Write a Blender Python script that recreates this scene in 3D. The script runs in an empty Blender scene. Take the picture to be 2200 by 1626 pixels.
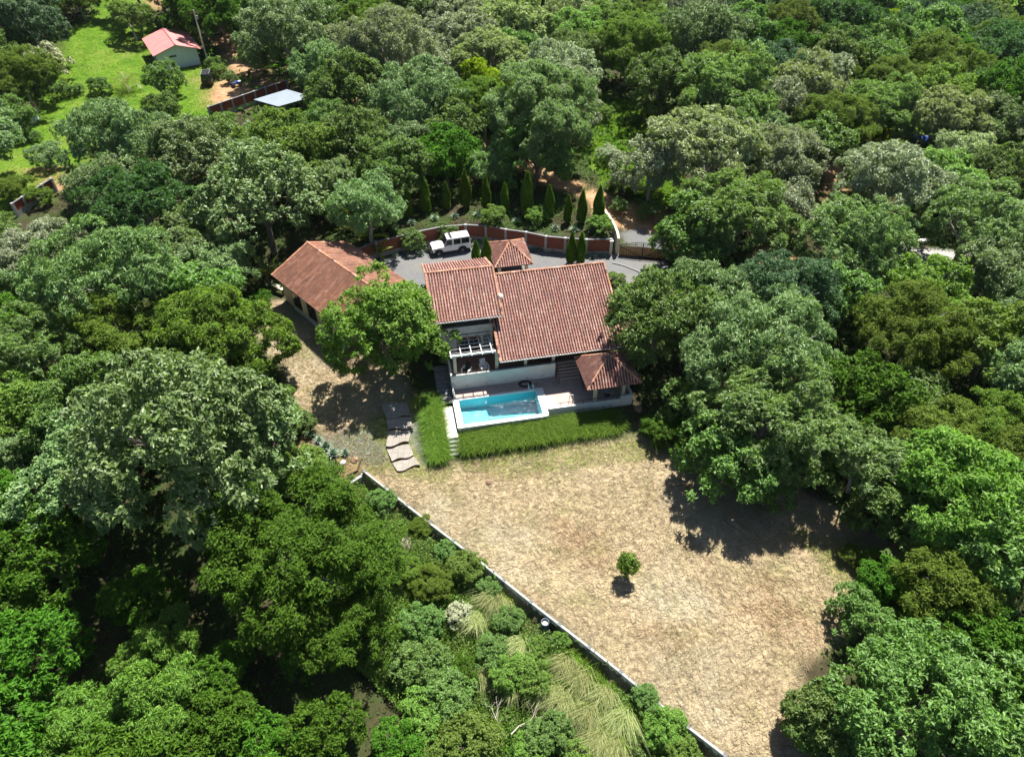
import bpy, math, random
import numpy as np
from mathutils import Vector, Matrix
# ---------------------------------------------------------------- camera, sky, sun, exposure
scene = bpy.context.scene
col = scene.collection
cam = bpy.data.objects.new('camera', bpy.data.cameras.new('camera')); col.objects.link(cam)
cam.location = (0, 0, 46.944); cam.rotation_euler = (math.radians(48), 0, 0)
cam.data.sensor_width = 36; cam.data.lens = 36*1500/2200; cam.data.clip_end = 3000; cam.data.clip_start = .5
scene.camera = cam
SUN_EL, SUN_AZ = 62.5, 23.5
world = bpy.data.worlds.new('World'); scene.world = world; world.use_nodes = True
wn = world.node_tree
sky = wn.nodes.new('ShaderNodeTexSky'); sky.sky_type = 'NISHITA'; sky.sun_disc = False
sky.sun_elevation = math.radians(SUN_EL); sky.sun_rotation = math.radians(SUN_AZ)
wn.links.new(sky.outputs[0], wn.nodes['Background'].inputs[0]); wn.nodes['Background'].inputs[1].default_value = .05
sl = bpy.data.lights.new('sun', 'SUN'); sl.energy = 5; sl.angle = math.radians(.53); sl.color = (1, .95, .87)
sun = bpy.data.objects.new('sun', sl); col.objects.link(sun)
sd = Vector((math.sin(math.radians(SUN_AZ))*math.cos(math.radians(SUN_EL)), math.cos(math.radians(SUN_AZ))*math.cos(math.radians(SUN_EL)), math.sin(math.radians(SUN_EL))))
sun.rotation_euler = (-sd).to_track_quat('-Z', 'Y').to_euler(); sun.location = (20, 45, 90)
scene.view_settings.view_transform = 'Standard'; scene.view_settings.look = 'None'
scene.view_settings.exposure = 1.2; scene.view_settings.gamma = 1
scene.cycles.max_bounces = 6; scene.cycles.diffuse_bounces = 1; scene.cycles.transparent_max_bounces = 8
# ---------------------------------------------------------------- helpers
def tag(o, label=None, cat=None, group=None, kind=None):
    if label: o['label'] = label
    if cat: o['category'] = cat; o['kind'] = kind or 'thing'
    if group: o['group'] = group
    if kind: o['kind'] = kind
    return o
def empty(name, loc=(0,0,0), rz=0, label=None, cat=None, group=None, scale=1):
    o = bpy.data.objects.new(name, None); col.objects.link(o)
    o.location = loc; o.rotation_euler = (0, 0, rz); o.scale = (scale,)*3; o.empty_display_size = .3
    return tag(o, label, cat, group)
class MB:
    "collects simple shapes into one mesh"
    def __init__(s): s.v = []; s.f = []; s.attr = []
    def add(s, vs, fs, a=0.):
        n = len(s.v); s.v += [tuple(p) for p in vs]; s.f += [tuple(i+n for i in f) for f in fs]; s.attr += [a]*len(fs); return s
    def hexa(s, b, t):
        "b, t: four bottom and four top corners, counter-clockwise"
        return s.add(list(b)+list(t), [(3,2,1,0),(4,5,6,7),(0,1,5,4),(1,2,6,5),(2,3,7,6),(3,0,4,7)])
    def box(s, x0, x1, y0, y1, z0, z1):
        return s.hexa([(x0,y0,z0),(x1,y0,z0),(x1,y1,z0),(x0,y1,z0)], [(x0,y0,z1),(x1,y0,z1),(x1,y1,z1),(x0,y1,z1)])
    def prism(s, poly, z0, z1):
        n = len(poly)
        return s.add([(x,y,z0) for x,y in poly]+[(x,y,z1) for x,y in poly], [tuple(range(n))[::-1], tuple(range(n,2*n))]+[(i,(i+1)%n,n+(i+1)%n,n+i) for i in range(n)])
    def prism_x(s, poly, x0, x1):
        "poly in (y,z), extruded along x"
        n = len(poly)
        return s.add([(x0,y,z) for y,z in poly]+[(x1,y,z) for y,z in poly], [tuple(range(n))[::-1], tuple(range(n,2*n))]+[(i,(i+1)%n,n+(i+1)%n,n+i) for i in range(n)])
    def prism_y(s, poly, y0, y1):
        n = len(poly)
        return s.add([(x,y0,z) for x,z in poly]+[(x,y1,z) for x,z in poly], [tuple(range(n)), tuple(range(n,2*n))[::-1]]+[(n+i,n+(i+1)%n,(i+1)%n,i) for i in range(n)])
    def tube(s, pts, r, n=6, cap=True):
        pts = [Vector(p) for p in pts]; r = r if isinstance(r, (list, tuple)) else [r]*len(pts)
        vs = []; fs = []
        for i, p in enumerate(pts):
            d = (pts[min(i+1,len(pts)-1)]-pts[max(i-1,0)]).normalized()
            a = d.cross(Vector((0,0,1))); a = Vector((1,0,0)) if a.length < .01 else a.normalized(); b = d.cross(a)
            vs += [p+(a*math.cos(2*math.pi*k/n)+b*math.sin(2*math.pi*k/n))*r[i] for k in range(n)]
        for i in range(len(pts)-1):
            fs += [(i*n+k, i*n+(k+1)%n, (i+1)*n+(k+1)%n, (i+1)*n+k) for k in range(n)]
        if cap: fs += [tuple(range(n))[::-1], tuple(range((len(pts)-1)*n, len(pts)*n))]
        return s.add(vs, fs)
    def lathe(s, prof, n=16, c=(0,0,0)):
        vs = []; fs = []
        for r, z in prof: vs += [(c[0]+r*math.cos(2*math.pi*k/n), c[1]+r*math.sin(2*math.pi*k/n), c[2]+z) for k in range(n)]
        for i in range(len(prof)-1): fs += [(i*n+k, i*n+(k+1)%n, (i+1)*n+(k+1)%n, (i+1)*n+k) for k in range(n)]
        fs += [tuple(range(n))[::-1], tuple(range((len(prof)-1)*n, len(prof)*n))]
        return s.add(vs, fs)
    def build(s, name, m, parent=None, bevel=0, smooth=False, loc=None, rz=0):
        me = bpy.data.meshes.new(name); me.from_pydata(s.v, [], s.f)
        if any(s.attr):
            at_ = me.attributes.new('tint', 'FLOAT', 'FACE'); at_.data.foreach_set('value', s.attr)
        if smooth: me.polygons.foreach_set('use_smooth', [True]*len(me.polygons))
        me.materials.append(m); me.update()
        o = bpy.data.objects.new(name, me); col.objects.link(o)
        if parent: o.parent = parent
        if loc: o.location = loc
        if rz: o.rotation_euler = (0,0,rz)
        if bevel:
            b = o.modifiers.new('bevel', 'BEVEL'); b.width = bevel; b.segments = 2; b.limit_method = 'ANGLE'
        return o
def np_mesh(name, v, f, mats, smooth=False, parent=None, link=True):
    "v: (n,3) array, f: (m,k) array of faces with k corners each"
    me = bpy.data.meshes.new(name); k = f.shape[1]
    me.vertices.add(len(v)); me.vertices.foreach_set('co', np.ascontiguousarray(v, np.float32).ravel())
    me.loops.add(f.size); me.loops.foreach_set('vertex_index', np.ascontiguousarray(f, np.int32).ravel())
    me.polygons.add(len(f)); me.polygons.foreach_set('loop_start', np.arange(0, f.size, k, dtype=np.int32))
    if smooth: me.polygons.foreach_set('use_smooth', np.ones(len(f), bool))
    for m in mats: me.materials.append(m)
    me.update(calc_edges=True); me.validate()
    if not link: return me
    o = bpy.data.objects.new(name, me); col.objects.link(o)
    if parent: o.parent = parent
    return o
# ---------------------------------------------------------------- materials
class N:
    "a small node-tree writer"
    def __init__(s, name):
        s.m = bpy.data.materials.new(name); s.m.use_nodes = True; s.t = s.m.node_tree
        s.b = s.t.nodes['Principled BSDF']; s.out = s.t.nodes['Material Output']
    def node(s, typ, **kw):
        n = s.t.nodes.new('ShaderNode'+typ)
        for k, v in kw.items():
            if k.startswith('i_'): 
                key = k[2:]; n.inputs[int(key) if key.isdigit() else key.replace('_',' ')].default_value = v
            else: setattr(n, k, v)
        return n
    def link(s, a, b): s.t.links.new(a, b)
    def coord(s, kind='Object', scale=(1,1,1)):
        c = s.node('TexCoord'); m = s.node('Mapping'); m.inputs['Scale'].default_value = scale
        s.link(c.outputs[kind], m.inputs[0]); return m.outputs[0]
    def noise(s, scale, detail=4, vec=None, rough=.55, dist=0):
        n = s.node('TexNoise'); n.inputs['Scale'].default_value = scale; n.inputs['Detail'].default_value = detail
        n.inputs['Roughness'].default_value = rough; n.inputs['Distortion'].default_value = dist
        s.link(vec if vec is not None else s.coord(), n.inputs['Vector']); return n.outputs['Fac']
    def ramp(s, fac, stops):
        r = s.node('ValToRGB'); e = r.color_ramp.elements
        while len(e) < len(stops): e.new(.5)
        for el, (p, c) in zip(e, stops): el.position = p; el.color = (*c, 1) if len(c) == 3 else c
        s.link(fac, r.inputs[0]); return r.outputs[0]
    def mix(s, fac, a, b, blend='MIX'):
        n = s.node('Mix', data_type='RGBA', blend_type=blend)
        for sock, v in ((n.inputs['Factor'], fac), (n.inputs[6], a), (n.inputs[7], b)):
            if hasattr(v, 'links'): s.link(v, sock)
            elif isinstance(v, (int, float)): sock.default_value = v
            else: sock.default_value = (*v, 1)
        return n.outputs[2]
    def math(s, op, a, b=0., clamp=False):
        n = s.node('Math', operation=op, use_clamp=clamp)
        for i, v in enumerate((a, b)):
            if hasattr(v, 'links'): s.link(v, n.inputs[i])
            else: n.inputs[i].default_value = v
        return n.outputs[0]
    def attr(s, name):
        n = s.node('Attribute', attribute_name=name); return n.outputs['Fac']
    def bump(s, h, strength=.3, dist=.05):
        n = s.node('Bump'); n.inputs['Strength'].default_value = strength; n.inputs['Distance'].default_value = dist
        s.link(h, n.inputs['Height']); s.link(n.outputs[0], s.b.inputs['Normal'])
    def done(s, color=None, rough=.6, spec=.4, metal=0):
        if color is not None:
            if hasattr(color, 'links'): s.link(color, s.b.inputs['Base Color'])
            else: s.b.inputs['Base Color'].default_value = (*color, 1)
        s.b.inputs['Roughness'].default_value = rough; s.b.inputs['Specular IOR Level'].default_value = spec; s.b.inputs['Metallic'].default_value = metal
        return s.m
def plain(name, c, rough=.6, vary=.25, scale=3., spec=.4, metal=0, bump=0):
    "one colour with blotches and wear"
    n = N(name); f = n.noise(scale, 6)
    lo = tuple(x*(1-vary) for x in c); hi = tuple(min(1, x*(1+vary*.6)) for x in c)
    if bump: n.bump(n.noise(scale*8, 3), bump)
    return n.done(n.ramp(f, [(.3, lo), (.65, hi)]), rough, spec, metal)
def make_tile_mat(name, a, b, c, stain):
    n = N(name); t = n.attr('tint')
    base = n.ramp(t, [(.05, (.06,.03,.028)), (.12, a), (.5, b), (.85, c), (1, (.66,.42,.33))])  # darkest stop is the channel: dirt with the shade between tiles painted in
    run = n.noise(1.6, 5, n.coord('Object', (1.6,.22,.5)), .6); base = n.mix(n.ramp(run, [(.48,(0,0,0)),(.70,(.7,.7,.7))]), base, (.13,.085,.07))
    run2 = n.noise(2.3, 5, n.coord('Object', (1.3,.3,.5)), .6); base = n.mix(n.ramp(run2, [(.55,(0,0,0)),(.75,(.5,.5,.5))]), base, (.50,.40,.31))
    st = n.noise(.55, 6, rough=.65); base = n.mix(n.ramp(st, [(.45,(0,0,0)),(.75,(.75,.75,.75))]), base, stain)
    base = n.mix(n.ramp(n.noise(9, 3), [(.35,(.25,.25,.25)),(.6,(0,0,0))]), base, (.10,.055,.045))
    return n.done(base, .75, .3)
mat = {}
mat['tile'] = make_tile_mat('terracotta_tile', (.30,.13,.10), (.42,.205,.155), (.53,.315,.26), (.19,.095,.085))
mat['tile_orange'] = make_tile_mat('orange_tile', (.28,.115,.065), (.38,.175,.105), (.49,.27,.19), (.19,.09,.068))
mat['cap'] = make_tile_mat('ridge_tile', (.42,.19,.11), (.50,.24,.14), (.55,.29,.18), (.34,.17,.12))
mat['white_wall'] = plain('white_render', (.70,.69,.64), .85, .10, 1.2)
mat['cream'] = plain('cream_render', (.60,.55,.43), .85, .14, 1.0)
mat['wood_dark'] = plain('dark_wood', (.07,.032,.018), .6, .4, 6)
mat['wood'] = plain('brown_wood', (.16,.075,.035), .6, .35, 5)
mat['white_paint'] = plain('white_paint', (.74,.75,.74), .45, .06, 2)
mat['shade_paint'] = plain('shaded_white_paint', (.45,.46,.46), .5, .1, 2)  # white paint greyed for the eave shade on the pergola slats
mat['black_iron'] = plain('black_iron', (.02,.02,.022), .45, .2, 8)
mat['dark_glass'] = N('dark_glass').done((.012,.015,.02), .08, .6)
mat['blue_glass'] = N('blue_glass').done((.03,.04,.075), .12, .6)
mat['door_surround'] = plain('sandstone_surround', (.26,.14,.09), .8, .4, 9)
mat['grey_door'] = plain('grey_door', (.20,.22,.27), .6, .12, 3)
mat['chrome'] = N('chrome').done((.75,.76,.78), .18, .5, 1)
mat['concrete'] = plain('grey_concrete', (.33,.33,.32), .9, .25, 2.5, bump=.2)
mat['concrete_pale'] = plain('pale_concrete', (.66,.63,.57), .9, .16, 1.6)
mat['concrete_dark'] = plain('dark_concrete', (.16,.165,.17), .9, .3, 2.5)
mat['rubber'] = plain('black_rubber', (.014,.014,.015), .7, .2, 6)
mat['black_plastic'] = plain('black_plastic', (.02,.02,.022), .5, .2, 6)
mat['bark'] = plain('grey_bark', (.20,.17,.14), .9, .4, 5, bump=.4)
mat['pale_bark'] = plain('pale_bark', (.42,.39,.35), .85, .3, 5)
mat['dead_wood'] = plain('bleached_wood', (.50,.45,.39), .85, .25, 6)
mat['straw_leaf'] = plain('dry_leaf', (.42,.33,.17), .8, .25, 3)
mat['rock'] = plain('brown_rock', (.26,.17,.11), .9, .4, 4, bump=.5)
mat['pale_rock'] = plain('pale_rock', (.45,.43,.40), .9, .25, 3, bump=.4)
mat['white_car'] = N('white_car_paint').done((.78,.79,.80), .25, .5)
mat['black_car'] = N('black_car_paint').done((.012,.013,.016), .2, .6)
mat['steel_rim'] = plain('steel_rim', (.45,.45,.46), .4, .15, 6, metal=.4)
mat['red_lamp'] = N('red_lamp').done((.45,.02,.02), .3, .5)
mat['clear_lamp'] = N('clear_lamp').done((.7,.7,.68), .15, .6)
mat['blue_drum'] = plain('blue_drum', (.07,.12,.20), .5, .3, 3)
mat['blue_tarp'] = plain('blue_tarp', (.03,.12,.50), .4, .2, 3)
mat['red_metal'] = plain('red_roof_metal', (.55,.15,.15), .5, .16, 1.2)
mat['pink_metal'] = plain('faded_red_roof', (.56,.21,.20), .5, .14, .8)
mat['blue_white_wall'] = plain('bluish_white_wall', (.62,.67,.72), .85, .07, 1)
mat['pipe'] = plain('black_hose', (.012,.012,.014), .5, .2, 5)
mat['fabric_white'] = plain('white_fabric', (.7,.7,.68), .8, .1, 4)
mat['fabric_black'] = plain('black_fabric', (.02,.02,.02), .8, .2, 4)
def brick_mat(name, c1, c2, mortar, sx=1.):
    n = N(name)
    b = n.node('TexBrick'); n.link(n.coord('Object', (1,1,1)), b.inputs['Vector'])
    # the walls stand upright: their object axes are x along, y up after the mapping below
    mp = [x for x in n.t.nodes if x.bl_idname == 'ShaderNodeMapping'][0]; mp.inputs['Rotation'].default_value = (math.radians(90), 0, 0)
    b.inputs['Color1'].default_value = (*c1,1); b.inputs['Color2'].default_value = (*c2,1); b.inputs['Mortar'].default_value = (*mortar,1)
    b.inputs['Scale'].default_value = 3.2; b.inputs['Mortar Size'].default_value = .025; b.inputs['Brick Width'].default_value = .9; b.inputs['Row Height'].default_value = .32
    return n.done(n.mix(n.ramp(n.noise(1.1, 5), [(.4,(0,0,0)),(.75,(.6,.6,.6))]), b.outputs[0], (.16,.055,.035)), .85, .2)
mat['brick'] = brick_mat('red_brick', (.27,.082,.045), (.20,.06,.035), (.14,.085,.065))
mat['brick_red'] = brick_mat('bright_red_brick', (.36,.06,.035), (.28,.05,.03), (.18,.08,.06))
def plank_mat(name):
    n = N(name); v = n.coord('Object', (1,1,1))
    w = n.node('TexWave', wave_type='BANDS', bands_direction='X'); w.inputs['Scale'].default_value = 1.15; w.inputs['Distortion'].default_value = .3; n.link(v, w.inputs[0])
    g = n.noise(3, 5, n.coord('Object', (4,4,.4)))
    c = n.ramp(g, [(.3,(.32,.17,.075)),(.7,(.58,.37,.18))])
    c = n.mix(n.ramp(w.outputs['Fac'], [(.02,(.8,.8,.8)),(.12,(0,0,0))]), c, (.09,.045,.02))
    return n.done(c, .6, .3)
mat['planks'] = plank_mat('gate_planks')
def floor_tile(name, a, b, grout, size):
    n = N(name); t = n.node('TexBrick'); n.link(n.coord(), t.inputs['Vector']); t.offset = 0
    t.inputs['Color1'].default_value = (*a,1); t.inputs['Color2'].default_value = (*b,1); t.inputs['Mortar'].default_value = (*grout,1)
    t.inputs['Scale'].default_value = 1/size; t.inputs['Brick Width'].default_value = 1; t.inputs['Row Height'].default_value = 1; t.inputs['Mortar Size'].default_value = .03
    return n.done(n.mix(n.ramp(n.noise(.8,5),[(.35,(0,0,0)),(.8,(.5,.5,.5))]), t.outputs[0], tuple(x*.7 for x in a)), .7, .35)
mat['deck_tile'] = floor_tile('pink_deck_tile', (.47,.36,.31), (.40,.29,.25), (.33,.25,.22), .42)
mat['terrace_tile'] = floor_tile('brown_terrace_tile', (.30,.17,.11), (.24,.13,.09), (.16,.10,.08), .42)
mat['flagstone'] = floor_tile('pale_flagstone', (.30,.27,.235), (.24,.22,.19), (.14,.125,.11), .55)
def corrugated(name, c):
    n = N(name); w = n.node('TexWave', wave_type='BANDS', bands_direction='X'); w.inputs['Scale'].default_value = 1.6; n.link(n.coord(), w.inputs[0])
    n.bump(w.outputs['Fac'], .6, .05)
    return n.done(n.mix(n.ramp(n.noise(.5,5),[(.4,(0,0,0)),(.8,(.6,.6,.6))]), c, tuple(x*.62 for x in c)), .35, .5, .25)
mat['zinc'] = corrugated('zinc_roof', (.27,.32,.38))
def leaf_mat(name, c, c2, rough=.45, trans=.3, spec=.5, tcol=None, patches=None):
    "leaves: each leaf and each tree a little different; light also shines through them"
    n = N(name); g = n.node('NewGeometry'); oi = n.node('ObjectInfo')
    k = n.mix(g.outputs['Random Per Island'], tuple(x*.72 for x in c), tuple(x*1.18 for x in c2))
    if patches:                                     # brown, green and bleached patches as in the ground below
        v = n.coord('Object')
        for sc, lo, hi, colr in patches: k = n.mix(n.ramp(n.noise(sc, 5, v, .6), [(lo,(0,0,0)),(hi,(.9,.9,.9))]), k, colr)
    hs = n.node('HueSaturation'); n.link(k, hs.inputs['Color'])
    n.link(n.math('ADD', n.math('MULTIPLY', oi.outputs['Random'], .026), .488), hs.inputs['Hue'])
    n.link(n.math('ADD', n.math('MULTIPLY', oi.outputs['Random'], .42), .80), hs.inputs['Value'])
    n.done(hs.outputs[0], rough, spec)
    tr = n.node('BsdfTranslucent'); br = n.mix(1., hs.outputs[0], tcol or (1.5,1.7,.6), 'MULTIPLY'); n.link(br, tr.inputs[0])
    mx = n.node('MixShader'); mx.inputs[0].default_value = trans
    n.link(n.b.outputs[0], mx.inputs[1]); n.link(tr.outputs[0], mx.inputs[2]); n.link(mx.outputs[0], n.out.inputs[0])
    return n.m
LEAF = {
 'silver': leaf_mat('silver_leaf', (.19,.25,.125), (.36,.42,.26), .36, .28, .5),
 'grey':   leaf_mat('grey_green_leaf', (.115,.205,.055), (.23,.335,.135), .40, .3, .35),
 'green':  leaf_mat('mid_green_leaf', (.08,.165,.025), (.155,.255,.06), .45, .32, .3),
 'broad':  leaf_mat('broad_leaf', (.10,.185,.05), (.22,.31,.125), .4, .28, .35),
 'bright': leaf_mat('bright_leaf', (.11,.215,.022), (.19,.30,.055), .5, .38, .25),
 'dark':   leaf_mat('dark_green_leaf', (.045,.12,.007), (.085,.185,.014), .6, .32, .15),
 'olive':  leaf_mat('olive_leaf', (.08,.145,.012), (.135,.20,.025), .6, .34, .15),
 'yellow': leaf_mat('yellow_green_leaf', (.17,.24,.010), (.25,.30,.025), .6, .4, .15),
 'teal':   leaf_mat('blue_green_leaf', (.045,.12,.035), (.09,.18,.065), .45, .25, .35),  # darker tone also stands in for cloud shadow over the far slope
 'pale':   leaf_mat('whitish_flowering_leaf', (.28,.30,.18), (.42,.43,.29), .6, .2, .3),
 'agave':  leaf_mat('agave_leaf', (.16,.25,.17), (.27,.36,.27), .5, .05, .4),
 'palm':   leaf_mat('palm_leaf', (.10,.175,.015), (.22,.25,.035), .45, .28, .3),
 'cypress':leaf_mat('cypress_leaf', (.06,.14,.008), (.12,.22,.016), .6, .3, .15),
 'hedge':  leaf_mat('hedge_grass_blade', (.085,.19,.015), (.17,.27,.045), .6, .38, .1),
 'reed':   leaf_mat('pale_reed_blade', (.22,.28,.09), (.36,.38,.17), .6, .28, .2),
 'lawn':   leaf_mat('lawn_blade', (.12,.24,.012), (.20,.31,.03), .6, .35, .1),
 'straw':  leaf_mat('straw_blade', (.33,.27,.155), (.55,.465,.31), .8, .15, .1, (1.1,1.1,.9), [(.11,.5,.64,(.47,.42,.30)),(.16,.52,.72,(.30,.20,.11)),(.31,.56,.74,(.24,.25,.10))]),
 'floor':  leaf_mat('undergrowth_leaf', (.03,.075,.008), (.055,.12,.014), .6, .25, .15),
}
# ---- terrain: smooth land from spot heights, with the real steps of the plot (retaining wall, boundary wall, house pad)
SPOTS = np.array([(-15,40,-1.4),(-5,40,-1.55),(5,40,-1.6),(12,42,-1.6),(18,45,-1.4),(8,30,-1.9),(13,18,-2.4),(20,25,-2.2),(28,30,-2.4),(30,18,-3),(14,10,-2.8),
 (-13,49,-.6),(-15,55,.1),(-20,55,.1),(-24,61,.3),(-18,48,-.6),(-22,66,.9),(-28,66,.6),(-12,64,1.1),(-8,70,1.2),(0,72,1.2),(6,72,1.2),(11,70,1.2),(15,66,1.1),(16,73,1.25),(-14,72,1.2),
 (18,56,.3),(24,52,-.3),(32,45,-1),(40,60,.5),(30,72,1.5),(-30,45,-1.8),(-28,30,-3.2),(-18,30,-3.2),(-8,22,-3.6),(0,12,-4.2),(-30,15,-4.5),(-45,30,-3.5),(-45,60,0),
 (13.5,80,2.2),(12,88,3.1),(4,95,3.3),(-8,90,3.2),(-20,85,2.8),(-35,90,2.5),(-30,105,3),(-42,125,3.2),(-64,140,3.5),(-55,120,3),(-75,110,2.2),(-85,150,6),(-110,190,9),(-70,190,6),(-40,180,4.5),
 (0,130,5),(0,180,6),(30,100,3.2),(45,130,4),(40,180,2),(70,100,1.5),(90,130,-3),(80,180,-7),(120,190,-12),(140,240,-10),(60,260,2),(-60,260,8),(-140,260,12),(60,70,.5),(60,40,-1.5)], float)
WALL_X = np.array([-24,-19,-16.25,-11.52,-8.61,-5.73,-3.21,-.75,1.73,4.11,6.42,8.96,11.9])
WALL_Y = np.array([66.5,70.3,72.73,75.08,76.29,76.74,76.51,75.63,74.97,74.,73.58,73.26,73.3])
FENCE = np.array([(-13.19,40.81),(13.99,17.55)])
HX, HY, AZ = -5.027, 45.207, math.radians(11)
CA, SA = math.cos(AZ), math.sin(AZ)
def to_house(x, y): return (x-HX)*CA+(y-HY)*SA, -(x-HX)*SA+(y-HY)*CA
def from_house(x, y): return HX+x*CA-y*SA, HY+x*SA+y*CA
def step01(t): t = np.clip(t, 0, 1); return t*t*(3-2*t)
def ground_z(x, y):
    x = np.asarray(x, float); y = np.asarray(y, float); sh = x.shape; x = x.ravel(); y = y.ravel()
    num = np.zeros_like(x); den = np.zeros_like(x)
    for px, py, pz in SPOTS:
        s2 = (4+.07*abs(py))**2
        w = 1/(((x-px)**2+(y-py)**2)/s2+.3)**2
        num += w*pz; den += w
    z = num/den
    yw = np.interp(x, WALL_X, WALL_Y)
    m = step01((y-yw-.15)/.35)*step01((12.3-x)/.5)*step01((x+28)/8)*(1-step01((y-yw-6)/10))
    z = z+np.maximum(0, 3.15-z)*m
    d = FENCE[1]-FENCE[0]; L = np.hypot(*d); n = np.array([d[1], -d[0]])/L   # n points to the outer, lower side
    q = (x-FENCE[0,0])*n[0]+(y-FENCE[0,1])*n[1]; s = ((x-FENCE[0,0])*d[0]+(y-FENCE[0,1])*d[1])/L
    z = z-.95*step01((q-.05)/.5)*step01((s+1)/1.5)*step01((14-q)/10)
    hx, hy = to_house(x, y)
    inside = (hx>.35)&(hx<16.4)&(hy>.3)&((hx<8.4)|(hy>1.4))&(hy<16.6)
    z = np.where(inside, np.minimum(z, -1.9), z)
    return z.reshape(sh)
# ---------------------------------------------------------------- ground
def wob(x, y, s, seed):
    r = np.random.RandomState(seed); o = np.zeros_like(x)
    for k in range(6):
        a = r.rand()*6.28; f = (1+.9*k)/s; o += np.sin((x*math.cos(a)+y*math.sin(a))*f+r.rand()*6.28)/(1+.5*k)
    return o/2.4
def in_poly(x, y, P):
    ins = np.zeros(x.shape, bool); n = len(P)
    for i in range(n):
        (x0, y0), (x1, y1) = P[i], P[(i+1)%n]
        if y0 == y1: continue
        c = (y0 > y) != (y1 > y)
        ins ^= c & (x < (x1-x0)*(y-y0)/(y1-y0)+x0)
    return ins
DRY = [[(-4.9,42.36),(0.43,42.71),(8.78,45.04),(15.75,47.55),(19.94,44.05),(26.53,37.62),(32.83,32.92),(31.04,28.47),(27,27.31),(22.64,25),(20.42,22.24),(18.88,17.09),(14.12,17.51),(-13.12,40.61),(-14.25,39.95),(-14.8,39.81),(-17.06,42.92),(-17.69,44.15),(-16.32,44.97),(-13.54,45.26),(-11.01,42.18),(-8.19,41.28)],
       [(-30.8,62.72),(-28.36,64.27),(-26.3,64.44),(-23.77,62.47),(-18.16,58.38),(-9.24,50.68),(-11.27,48.22),(-14.85,45.26),(-17.69,44.15),(-20.84,48.77),(-23.75,53.69),(-26.91,58.65)]]
GREENISH = [[(-17.69,44.15),(-11.27,48.22),(-9.24,50.68),(-6.35,41.9),(-4.89,42.2),(-5.79,39.79),(-12.5,40.67),(-14.25,39.95),(-14.8,39.81)], [(23.14,35.4),(32.97,33.32),(30.54,27.3),(25.99,28.48),(25,32.17)], [(-4.9,42.36),(0.43,42.71),(8.78,45.04),(15.26,47.27),(19.81,43.48),(12.85,42.82),(4.2,41.18),(-4.2,41.13)]]
MEADOW = [[(-87.09,111.47),(-80.4,117.47),(-83.73,134.86),(-87.63,149.3),(-87.39,159.11),(-94.7,184.93),(-87.09,192.16),(-73.23,151.97),(-65.52,134.93),(-56.98,135.12),(-52.37,129.74),(-51.03,118.93),(-47.07,113.73),(-55.11,104.84),(-62.49,116.09),(-62.7,105.56),(-63.08,91.34),(-60.71,83.67),(-69.03,79.99)],
          [(14.75,118.15),(23.03,115.79),(23.91,102.54),(23.72,89.62),(19.65,83.76),(12.62,87.77),(11.55,97.7)], [(147.92,250.34),(172.81,249.59),(158.71,224.93),(144.97,230.1)], [(55.3,108.49),(79.56,124.34),(68.38,101.36),(56.14,100.9)]]
GRAVEL = [[(-18.08,69.23),(-17.13,72.42),(-14.02,73.13),(-11.47,75.12),(-5.83,76.77),(-2.31,75.97),(2.3,74.88),(7.39,73.66),(11.9,73.33),(13.57,73.04),(18.37,71.25),(18.4,68.04),(12.04,64.42),(9.51,59.57),(-10.92,58.42),(-13.64,64.53)],
          [(-18.65,44.23),(-16.63,45.52),(-13.1,45.26),(-11.22,42.18),(-13.07,41.71),(-15.59,42.98),(-16.98,42.44)], [(-9.49,47.6),(-8.3,49.42),(-7.13,47.07),(-7.02,42.4),(-7.8,41.57),(-9.52,44.26)], [(13.44,77.39),(16.51,78.46),(19.07,75.77),(19.26,73.32),(13.85,75.64)]]
DIRT = [[(8.37,85.49),(12.48,86.32),(16.49,83.1),(22.23,80.75),(23.49,77.75),(21.51,73.25),(18.29,74.33),(16.39,77.52),(12.97,78.51),(10.7,80.47)], [(-56.92,129.61),(-53.11,130.82),(-45.02,122.85),(-42.26,118.55),(-45.24,112.72),(-50.36,116.84),(-53.23,123.24)],
        [(-61.63,149.59),(-57.08,153.35),(-48.02,140.37),(-44.92,128.52),(-50.6,130.87),(-56.8,142.92)], [(-86.95,183.18),(-81.6,185.86),(-74.43,160.48),(-77.42,163.31)], [(8.66,85.24),(3.2,89.59),(-0.66,94.44),(-7.04,102.58),(-16.16,108.79),(-27.84,116.63),(-37.21,123.9),(-43.11,121.73),(-44.92,128.52),(-31.92,121.68),(-15.07,112.85),(-4.98,104.15),(2,95.1),(10.14,88.4)],
        [(42.21,94.47),(51.6,98.46),(48.58,92.2),(44,84.55),(41.43,84.36),(43.6,91.38)], [(29.21,74.69),(34.79,74.19),(33.01,70.08),(29.02,69.57)], [(-19.83,44.1),(-17.65,43.89),(-13.99,42.24),(-13.59,40.82),(-14.69,39.85),(-16.38,39.14),(-18.5,41.61)], [(-68.66,94.51),(-64.52,94.31),(-60.51,88.6),(-62.45,86.04)]]
PAVING = [[(48.53,75.15),(56.53,74.65),(54.91,69.04),(46.55,69.62)]]
gx = np.concatenate([-140-np.geomspace(2,500,34)[::-1], np.arange(-140,-38,1.3), np.arange(-38,38,.42), np.arange(38,140,1.3), 140+np.geomspace(2,500,34)])
gy = np.concatenate([np.arange(-60,8,5.), np.arange(8,100,.42), np.arange(100,225,1.3), 225+np.geomspace(2,700,36)])
GX, GY = np.meshgrid(gx, gy); GZ = ground_z(GX, GY)
fine = (np.abs(GX) < 40)&(GY > 8)&(GY < 100)
GZ = GZ+np.where(fine, .05, .16)*wob(GX, GY, 2.1, 5)
zone = {}
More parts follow.
